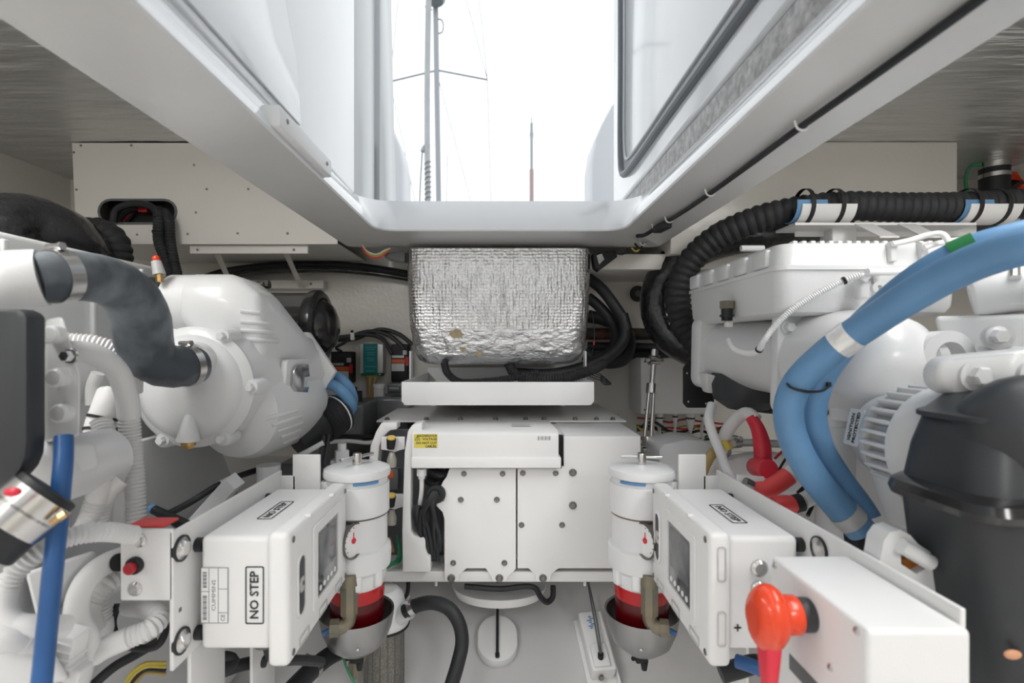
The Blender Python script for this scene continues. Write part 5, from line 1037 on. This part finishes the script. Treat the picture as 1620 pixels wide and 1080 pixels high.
# battery switch box
t = thing('battery_switch_box', 'white box with a red rotary battery switch at lower right', 'switch box', V(.425, .61, .54))
bm = BM(); bb(bm, .374, .4805, .52, .707, .52, .712, .006, 4); part(t, 'case', bm, BOXW)
bm = BM(); bb(bm, .3735, .3742, .56, .66, .585, .605, .0); part(t, 'dark_label', bm, GREYP)
for y, z in ((.535, .703), (.695, .703), (.578, .638)):
    bm = BM(); screw(bm, V(.374, y, z), (-1, 0, 0), .0045, .003); part(t, 'screw', bm, STEEL)
sw = V(.374, .617, .677)
bm = BM(); cyl(bm, sw, sw + V(-.017, 0, 0), .0195, seg=28, bev=.001); part(t, 'switch_collar', bm, COVB)
bm = BM(); cyl(bm, sw + V(-.016, 0, 0), sw + V(-.038, 0, 0), .0225, seg=28, bev=.002); kb = part(t, 'switch_hub', bm, ORANGE)
bm = BM(); c = sw + V(-.050, 0, -.004)
tt = BM(); bmesh.ops.create_uvsphere(tt, u_segments=28, v_segments=18, radius=1)
for v in tt.verts:
    x, y, z = v.co
    f = 1 if abs(x) < .75 else 1; x = math.copysign(min(abs(x), .78) / .78, x)
    v.co = (x * .019, y * (.030 - .006 * max(0, -z)), z * .040)
merge(bm, tt, Matrix.Translation(c)); part(kb, 'knob', bm, ORANGE, smooth=60)
bm = BM(); hull(bm, [c + V(-.010, -.018, -.02), c + V(.010, -.018, -.02), c + V(-.010, .016, -.02), c + V(.010, .016, -.02), c + V(-.006, -.010, -.10), c + V(.006, -.010, -.10), c + V(-.006, .006, -.10), c + V(.006, .006, -.10)], .005); part(kb, 'lever', bm, RED)
# cables under the right panel
hose('black_cable', 'black cable under the right display panel', 'cable', [(1140, 1065, .9), (1165, 1058, .9), (1200, 1050, .9), (1240, 1070, .9)], .016, RUB)
hose('blue_hose', 'dark blue hose under the right display panel', 'hose', [(1165, 1045, .86), (1195, 1055, .84), (1230, 1075, .82), (1260, 1100, .8)], .011, BLUED)
# ------------------------------------------------------------------ fuel filters
def fuel_filter(side, label, grip):
    c = V(side * .325, 1.17, 0)
    t = thing('fuel_filter', label, 'fuel filter', c + V(0, 0, .30), 'fuel filters with red bowls')
    Zax = (0, 0, 1)
    bm = BM(); lathe(bm, [(.068, .535), (.068, .705)], c, Zax, 48); lathe(bm, [(.0705, .625), (.0725, .627), (.0725, .690), (.0705, .692)], c, Zax, 48); can = part(t, 'canister', bm, ENG)
    bm = BM(); lathe(bm, [(0, .705), (.070, .705), (.074, .708), (.075, .716), (.073, .724), (.06, .729), (.02, .731), (0, .731)], c, Zax, 48); ld = part(t, 'lid', bm, ENG)
    bm = BM(); lathe(bm, [(.0105, .729), (.0105, .752), (.009, .757), (0, .757)], c, Zax, 18); hd = part(ld, 'handle_stem', bm, STEEL)
    g = V(math.cos(grip), math.sin(grip), 0); bm = BM(); cyl(bm, c + V(0, 0, .748) - g * .046, c + V(0, 0, .748) + g * .046, .0042, seg=12, bev=.001); part(hd, 'tee_bar', bm, STEEL)
    bm = BM(); lathe(bm, [(.0685, .6215), (.0692, .6215), (.0692, .6235), (.0685, .6235)], c, Zax, 40); part(can, 'seam', bm, RUST)
    # blue rating strip, follows the curve of the canister
    bm = BM(); a0 = -PI / 2 + (.15 if side < 0 else -.95); prev = None
    for i in range(9):
        a = a0 + .8 * i / 8; r = .0728; u = V(math.cos(a) * r, math.sin(a) * r, 0)
        cur = [bm.verts.new(c + u + V(0, 0, z)) for z in (.6995, .7045)]
        u2 = V(math.cos(a) * .069, math.sin(a) * .069, 0); cur += [bm.verts.new(c + u2 + V(0, 0, z)) for z in (.7045, .6995)]
        if prev:
            for k in range(4): bm.faces.new((prev[k], prev[(k + 1) % 4], cur[(k + 1) % 4], cur[k]))
        else: bm.faces.new(cur)
        prev = cur
    bm.faces.new(prev); part(can, 'blue_strip', bm, LTBL)
    bm = BM(); lathe(bm, [(0, .462), (.060, .462), (.064, .468), (.066, .495), (.075, .505), (.077, .535), (.075, .548), (.0685, .552), (0, .552)], c, Zax, 48); ct = part(t, 'lower_casting', bm, ENG)
    for a in (-.6, -1.3, -2.0, -2.7):
        bm = BM(); p = c + V(math.cos(a) * .066, math.sin(a) * .066, .488); box(bm, p, (.020, .020, .036), .006, rot=(0, 0, a)); part(ct, 'bolt_lug', bm, ENG)
    bm = BM(); lathe(bm, [(0, .368), (.052, .368), (.057, .374), (.059, .385), (.060, .436)], c, Zax, 48); part(t, 'bowl_sump', bm, FUELD, 'dark red lower part of the bowl')
    bm = BM(); lathe(bm, [(0, .434), (.0602, .434), (.0612, .438), (.0612, .463), (0, .463)], c, Zax, 48); part(t, 'bowl', bm, FUEL, 'bright red clear bowl')
    # steel heat shield
    bm = BM(); prof = [(.081, .405), (.079, .404), (.075, .375), (.062, .342), (.04, .322), (0, .316), (0, .314), (.042, .319), (.065, .339), (.078, .372), (.083, .403), (.083, .407), (.081, .405)]
    lathe(bm, prof, c + V(0, 0, -.008), Zax, 48); sh = part(t, 'steel_shield', bm, SHIELD)
    bm = BM(); screw(bm, c + V(side * -.02, -.069, .348), (0, -1, -.5), .004, .003); part(sh, 'screw', bm, STEEL)
    # drain valve
    bm = BM(); cyl(bm, c + V(0, 0, .31), c + V(0, 0, .285), .010, seg=14); box(bm, c + V(0, 0, .287), (.028, .016, .016), .003); cyl(bm, c + V(.006, 0, .28), c + V(.006, 0, .262), .009, .006, seg=12); cyl(bm, c + V(-.022, -.008, .292), c + V(-.012, 0, .288), .005, seg=10); part(t, 'drain_valve', bm, BLK)
    # brass fitting column on the panel side, gauge on top
    q = c + V(side * .012 - (.0 if side > 0 else 0), -.092, 0); q = V(side * .324, 1.103, 0)
    bm = BM(); cyl(bm, q + V(0, 0, .425), q + V(0, 0, .492), .019, seg=8); cyl(bm, q + V(0, 0, .488), q + V(0, 0, .512), .021, .018, seg=12); ft = part(t, 'bronze_fitting', bm, BRONZE)
    bm = BM(); tube(bm, [q + V(0, 0, .43), q + V(0, 0, .412), q + V(side * .006, -.004, .402), q + V(side * .022, -.010, .400)], .0155, 14); cyl(bm, q + V(side * .018, -.009, .400), q + V(side * .036, -.012, .400), .019, seg=8); part(ft, 'elbow', bm, BRONZE)
    bm = BM(); cyl(bm, q + V(0, 0, .505), q + V(0, 0, .552), .007, seg=10); part(ft, 'gauge_stem', bm, BRASS)
    bm = BM(); tube(bm, [q + V(side * .034, -.012, .398), q + V(side * .05, -.02, .392)], .006, 8); part(ft, 'blue_tie', bm, BLUED)
    gn = V(-side * .93, -.36, 0).normalized(); gc = q + V(-side * .006, -.006, .585)
    bm = BM(); lathe(bm, [(0, -.016), (.033, -.016), (.036, -.012), (.036, .006), (.038, .007), (.038, .011), (.035, .012), (.034, .008), (.034, .002), (0, .002)], gc, gn, 36); gg = part(t, 'vacuum_gauge', bm, DSTEEL)
    bm = BM(); lathe(bm, [(.034, .004), (.034, .006), (0, .006)], gc, gn, 32); dl = part(gg, 'dial', bm, GLASSD)
    fu = V(0, 0, 1).cross(gn).normalized()
    bm = BM(); lathe(bm, [(.006, .006), (.006, .009), (0, .009)], gc, gn, 14); plate(bm, [(-.0015, 0), (.0015, 0), (.0005, .018), (-.0005, .018)], [], gc + gn * .007, fu, (0, 0, 1), gn, .001); part(dl, 'red_needle', bm, RED)
    bm = BM()
    for k in range(11):
        a = -.8 + 4.7 * k / 10; p = gc + gn * .0068 + fu * (.027 * math.cos(a)) + V(0, 0, .027 * math.sin(a)); box(bm, p, (.0016, .0016, .0016))
    part(dl, 'dial_marks', bm, INK)
    # mounting ear joining the bracket end tab
    bm = BM(); bb(bm, side * .36, side * .40, 1.135, 1.16, .64, .70, .004); part(t, 'mounting_ear', bm, ENG)
    return t
fuel_filter(-1, 'left fuel filter with white canister, red bowl and slanted T handle', -2.2)
fuel_filter(1, 'right fuel filter with white canister, red bowl and crosswise T handle', -.12)
# ------------------------------------------------------------------ sea strainer below the left filter
t = thing('sea_strainer', 'white-topped strainer with a steel mesh body below the left filter', 'strainer', V(P(605, 0, 1.38).x, 1.38, .05))
sx = P(608, 0, 1.38).x; c = V(sx, 1.38, 0)
bm = BM(); lathe(bm, [(.052, .06), (.052, .255)], c, (0, 0, 1), 40); ms = part(t, 'mesh_body', bm, MESHM)
for k in range(16):
    a = 2 * PI * k / 16; bm = BM(); cyl(bm, c + V(math.cos(a) * .0525, math.sin(a) * .0525, .06), c + V(math.cos(a) * .0525, math.sin(a) * .0525, .255), .0016, seg=6); part(ms, 'mesh_wire', bm, DSTEEL)
bm = BM(); lathe(bm, [(0, .255), (.062, .255), (.066, .258), (.066, .268), (.062, .272), (.058, .30), (.05, .335), (.035, .35), (0, .352)], c, (0, 0, 1), 36); hd = part(t, 'head_casting', bm, ENG)
bm = BM(); lathe(bm, [(.0665, .252), (.068, .252), (.068, .258), (.0665, .258)], c, (0, 0, 1), 36); part(hd, 'gasket', bm, BLK)
bm = BM(); tube(bm, [c + V(.01, -.01, .32), P(625, 975, 1.36), P(648, 965, 1.34)], .021, 16); part(hd, 'outlet_spout', bm, ENG)
bm = BM(); lathe(bm, [(0, .03), (.055, .03), (.056, .062), (0, .062)], c, (0, 0, 1), 32); part(t, 'base', bm, BLK)
for a in (-1.2, -2.2, -.3):
    bm = BM(); bolt(bm, c + V(math.cos(a) * .056, math.sin(a) * .056, .272), (0, 0, 1), .006, .008); part(hd, 'bolt', bm, STEEL)
hose('water_hose', 'black rubber hose arching from the strainer down to the bilge', 'hose', [(640, 967, 1.335), (660, 957, 1.33), (685, 953, 1.32), (710, 962, 1.31), (726, 985, 1.30), (731, 1015, 1.29), (724, 1050, 1.27), (712, 1090, 1.25)], .0175, RUB, seg=18, clamps=((.08, .014, STEEL),))
hose('water_hose', 'black rubber hose coming out below the left filter bowl', 'hose', [(545, 1025, 1.22), (520, 1038, 1.18), (495, 1058, 1.12), (468, 1085, 1.06), (450, 1105, 1.03)], .020, RUB, seg=18, clamps=((.55, .016, STEEL),))
t = thing('drain_cock', 'tarnished bronze drain cock under the left steel shield', 'valve', P(562, 1075, 1.18))
bm = BM(); cyl(bm, P(562, 1035, 1.2), P(562, 1070, 1.2), .013, seg=8); box(bm, P(564, 1050, 1.2), (.034, .022, .018), .004); part(t, 'body', bm, BRONZE)
bm = BM(); ball(bm, P(572, 1040, 1.19), .011); part(t, 'bulge', bm, BRONZE)
hose('green_wire', 'green wire hanging beside the drain cock', 'wire', [(541, 1030, 1.19), (548, 1055, 1.18), (566, 1090, 1.17)], .003, GREENW, seg=8)
hose('green_wire', 'green wire dropping behind the left filter bowl', 'wire', [(622, 922, 1.5), (622, 945, 1.5), (618, 970, 1.5)], .006, GREENW, seg=8)
hose('wiring_drop', 'dark cable dropping between generator and strainer', 'cable', [(646, 920, 1.50), (645, 935, 1.5), (638, 955, 1.5)], .006, RUB, seg=8)
# ------------------------------------------------------------------ bilge items on the sloping floor
def floorz(y): return .05 + (y - 1.35) * (.49 / .80) if y > 1.35 else .05 + (y - 1.35) * .05 / 2.95
fs = V(0, .8, .49).normalized(); fn = V(0, -.49, .8).normalized()
def onfloor(px, py):
    # ray to the sloping floor
    k = (CY - py) / F; y = (.05 - 1.35 * .6125 - CZ) / (k - .6125)
    if y < 1.35: y = (CZ - .03) / -k
    return P(px, py, y)
c = onfloor(787, 1018)
t = thing('bilge_sensor', 'white oval bilge sensor with a black wire on the floor', 'sensor', c)
bm = BM(); plate(bm, capsule(-.058, -.095, .058, .095) if False else rrect(.116, .135, .055, 10), [], c - fn * .004, (1, 0, 0), fs, fn, .040, .008); part(t, 'housing', bm, PLAS)
bm = BM(); tube(bm, [c + fn * .042 - fs * .06, c + fn * .044 - fs * .03, c + fn * .045 + fs * .06, c + fn * .035 + fs * .10, c + fn * .07 + fs * .17 + V(-.01, 0, 0), c + fn * .06 + fs * .19 + V(-.06, 0, 0), c + fn * .03 + fs * .17 + V(-.12, 0, 0)], .0042, 8); part(t, 'wire', bm, RUB)
bm = BM(); cyl(bm, c + fn * .036 - fs * .055, c + fn * .046 - fs * .05, .006, seg=10); part(t, 'plug', bm, BLK)
# float switch / pump
c = onfloor(942, 1035)
t = thing('bilge_switch', 'white bilge switch box with blue lettering beside the right filter', 'switch', c)
Rm = Matrix((V(1, 0, 0), fs, fn)).transposed() @ Euler((0, 0, .10)).to_matrix()
bm = BM(); box(bm, c + fn * .004, (.085, .20, .008), .002, rot=Rm); box(bm, c + fn * .02 + Rm @ V(.04, 0, 0), (.004, .20, .03), .001, rot=Rm); part(t, 'base_plate', bm, PLAS)
bm = BM(); box(bm, c + fn * .034 + fs * .012, (.068, .165, .052), .006, rot=Rm); cs = part(t, 'case', bm, PLAS)
bm = BM(); box(bm, c + fn * .064 - fs * .035, (.044, .06, .014), .004, rot=Rm); part(cs, 'cable_block', bm, PLAS)
bm = BM(); cyl(bm, c + fn * .068 - fs * .045, c + fn * .082 - fs * .04, .008, seg=14); part(cs, 'grommet', bm, BLK)
bm = BM(); bolt(bm, c + fn * .03 - fs * .075, (0, -.9, .3), .006, .01); part(cs, 'latch', bm, DSTEEL)
bm = BM(); plate(bm, rrect(.05, .05, .003), [], c + fn * .0602 + fs * .060, Rm @ V(1, 0, 0), Rm @ V(0, 1, 0), fn, .0006); lb = part(cs, 'label', bm, STICK)
o = c + fn * .0612 + fs * .060 + Rm @ V(-.010, 0, 0)
bm = BM()
for k in range(7): box(bm, o + Rm @ V(.004 * math.sin(k * 2), .016 - k * .0055, 0), (.008 + .003 * (k % 3), .0035, .0006), rot=Rm)
part(lb, 'blue_print', bm, LTBL)
bm = BM()
for k in (-1, 1): tube(bm, [c + fn * .080 - fs * .04 + V(.002 * k, 0, 0), c + fn * .085 + V(.003 * k, 0, 0), c + fn * .08 + fs * .10 + V(.003 * k, 0, 0), c + fn * .10 + fs * .22 + V(-.01, 0, 0), c + fn * .16 + fs * .30 + V(-.03, 0, 0)], .0026, 6)
part(t, 'twin_wire', bm, GREYP)
# ------------------------------------------------------------------ back wall electronics left of the tray
t = thing('charger', 'teal and silver charger box on the back wall left of the foil box', 'charger', P(590, 595, 2.1))
bm = BM(); pxb(bm, 569, 544, 606, 590, 2.09, .058, .003); cs = part(t, 'case', bm, ALU)
bm = BM(); pxb(bm, 574.5, 543.5, 597, 590.5, 2.086, .006); lb = part(cs, 'teal_label', bm, TEAL)
bm = BM()
for y, w in ((548.5, 18), (552, 14), (557, 13), (560, 11), (566, 12), (569, 10), (579, 18), (586, 14)): pxb(bm, 586 - w / 2, y, 586 + w / 2, y + 1.1, 2.0852, .0012)
part(lb, 'print_lines', bm, mat('pale_teal_print', (.12, .36, .37), .5))
bm = BM(); pxb(bm, 571, 590, 604, 595, 2.10, .045, .002); part(cs, 'terminal_strip', bm, GREENW)
bm = BM(); ball(bm, P(601, 592, 2.098), .003); part(cs, 'led', bm, STICK)
for k in range(4):
    bm = BM(); tube(bm, [P(580 + k * 5, 594, 2.10), P(582 + k * 3.5, 606, 2.09), P(583 + k * 2, 625, 2.07), P(581 + k * 2, 645, 2.05), P(588 + k * 2, 662, 2.02)], .0055, 8); part(t, 'lead', bm, TAN if k % 2 else WIREB)
for (x, y, w, h, lab) in ((540, 556, 34, 50, 'black solenoid with an orange band left of the teal charger'), (632, 544, 27, 60, 'black solenoid with an orange band between charger and foil box')):
    t = thing('solenoid', lab, 'solenoid', P(x, y + h, 2.1), 'solenoids beside the charger')
    bm = BM(); pxb(bm, x - w / 2, y, x + w / 2, y + h, 2.08, .06, .006); cs = part(t, 'case', bm, BLK)
    bm = BM(); pxb(bm, x - w / 2 + 1, y + 24, x + w / 2 - 5, y + 30, 2.074, .008); part(cs, 'orange_band', bm, ORLAB)
    bm = BM(); pxb(bm, x - w / 2 + 1, y + 31, x + w / 2 - 6, y + 43, 2.074, .008); part(cs, 'grey_label', bm, STICKG)
    bm = BM()
    for k in range(6): pxb(bm, x - w / 2 + 2 + k * 3.2, y + 18, x - w / 2 + 4 + k * 3.2, y + 22, 2.074, .008)
    part(cs, 'terminal_row', bm, ALU)
    bm = BM(); cyl(bm, P(x + w / 2 - 5, y + 17, 2.07), P(x + w / 2 - 5, y + 10, 2.07), .009, seg=12); part(cs, 'stud', bm, TAPE)
    bm = BM(); pxb(bm, x + w / 2 - 4, y + 20, x + w / 2, y + 34, 2.075, .01); part(cs, 'red_side', bm, WIRER)
for i, (a, b, c_, d_) in enumerate((((540, 535), (585, 524), (615, 530), (640, 552)), ((540, 533), (580, 529), (605, 536), (620, 560)), ((560, 536), (600, 521), (630, 528), (652, 545)))):
    hose('battery_cable', ['lowest black cable arching over the teal charger', 'middle black cable arching over the teal charger', 'topmost black cable arching over the teal charger'][i], 'cable', [(505, 536, 2.12), (*a, 2.11), (*b, 2.10), (*c_, 2.09), (*d_, 2.08)], .0085, RUB, seg=10)
hose('battery_cable', 'thin black cable dropping to the left solenoid', 'cable', [(560, 528, 2.1), (545, 542, 2.09), (532, 550, 2.08), (540, 556, 2.07)], .006, RUB, seg=8)
t = thing('cable_clip', 'white cable clip on the wall left of the charger', 'clip', P(558, 536, 2.1))
bm = BM(); pxb(bm, 554, 526, 560, 538, 2.085, .06, .003); part(t, 'clip', bm, PLAS)
bm = BM(); screw(bm, P(557, 524, 2.13), (0, -1, 0), .006, .01); part(t, 'screw', bm, BLK)
t = thing('header_tank', 'translucent header tank with white cap below the charger', 'tank', P(610, 700, 2.0))
bm = BM(); pxb(bm, 588, 628, 650, 690, 1.95, .18, .015); part(t, 'tank', bm, mat('murky_tank', (.16, .165, .17), .25, coat=.3))
bm = BM(); cyl(bm, P(600, 628, 2.0), P(600, 614, 2.0), .022, seg=20); part(t, 'neck', bm, COND)
bm = BM(); cyl(bm, P(600, 614, 2.0), P(600, 607, 2.0), .024, seg=20, bev=.002); part(t, 'cap', bm, PLAS)
bm = BM(); pxb(bm, 612, 606, 640, 622, 1.97, .08, .006); cyl(bm, P(616, 615, 1.965), P(632, 615, 1.965), .012, seg=12); part(t, 'float_head', bm, GREYP)
t = thing('battery', 'dark battery block behind the small blue hoses', 'battery', P(540, 700, 1.9))
bm = BM(); pxb(bm, 505, 640, 575, 700, 1.75, .25, .01); part(t, 'case', bm, GREYP)
bm = BM(); pxb(bm, 505, 688, 590, 694, 1.74, .02, .003); part(t, 'strap', bm, BLK)
for k in (0, 1):
    bm = BM(); cyl(bm, P(560 + k * 8, 640, 1.85), P(560 + k * 8, 612 + k * 6, 1.85), .012, seg=12); part(t, 'terminal_post', bm, BLK)
bm = BM(); bb(bm, -.72, -.30, 1.66, 2.12, .36, .62, .01); single('battery_tray', 'grey shelf tray carrying the battery and header tank', 'tray', bm, GREYP)
hose('white_cable', 'white cable crossing behind the left filter lid', 'cable', [(515, 700, 1.6), (545, 697, 1.6), (585, 700, 1.58), (605, 692, 1.55)], .006, PLAS, seg=8)
t = thing('fuel_union', 'white plastic fuel union standing behind the left filter lid', 'fitting', P(541, 735, 1.42))
bm = BM(); cyl(bm, P(541, 730, 1.42), P(541, 712, 1.42), .020, seg=6); part(t, 'nut', bm, PLAS)
bm = BM(); cyl(bm, P(541, 713, 1.42), P(541, 701, 1.42), .012, seg=16); part(t, 'stem', bm, PLAS)
bm = BM(); pxb(bm, 522, 728, 562, 742, 1.42, .05, .004); part(t, 'base', bm, ENG)
hose('black_cable', 'black cable dropping from the boot beside the left filter', 'cable', [(512, 690, 1.36), (508, 715, 1.33), (502, 740, 1.3)], .006, RUB, seg=8)
hose('black_cable', 'second black cable dropping from the boot beside the left filter', 'cable', [(520, 688, 1.37), (516, 715, 1.34), (512, 738, 1.3)], .006, RUB, seg=8)
bm = BM(); tube(bm, [P(470, 722, 1.34), P(490, 712, 1.33), P(512, 700, 1.34)], .007, 8); single('support_rod', 'white support rod under the rubber boot', 'rod', bm, ENG)
# wire along the right hatch beam with clips and connectors
zb = 1.3385
t = thing('hatch_cable', 'black cable clipped along the underside of the right hatch beam', 'cable', V(.46, 1.0, 1.33))
bm = BM(); tube(bm, [V(.468, .10, zb), V(.468, .40, zb), V(.467, .60, zb - .001), V(.462, .80, zb - .002), V(.466, .94, zb), V(.462, 1.10, zb - .003), V(.462, 1.25, zb - .001), V(.452, 1.36, zb - .003), V(.44, 1.45, zb - .004)], .0055, 8); part(t, 'cable', bm, RUB)
for y, x in ((.78, .462), (1.12, .462), (1.36, .452), (1.44, .441)):
    bm = BM(); tube(bm, [V(x - .012, y, zb + .006), V(x - .007, y, zb - .007), V(x + .006, y, zb - .0075), V(x + .010, y, zb + .006)], .002, 6); part(t, 'clip', bm, PLAS)
bm = BM(); box(bm, V(.445, 1.40, zb - .012), (.026, .07, .020), .004, rot=(0, 0, .12)); part(t, 'connector', bm, RUB)
bm = BM(); tube(bm, [V(.44, 1.44, zb - .005), V(.425, 1.50, zb - .012), V(.415, 1.54, zb - .006)], .006, 8); part(t, 'connector_tail', bm, BLK)
t = thing('hatch_wiring', 'twisted loose wires at the far right corner of the hatch frame', 'wire', V(.43, 1.70, 1.32))
for k in range(5):
    bm = BM(); p = P(1005 + k * 5, 392 - k * 5, 1.70); tube(bm, [p + V(-.012, 0, .004 * k), p + V(0, -.01, -.014), p + V(.014, 0, 0), p + V(.004, .01, .012)], .003, 6); part(t, 'wire', bm, (WIREY, BLK, PLAS, BRONZE, STEEL)[k])
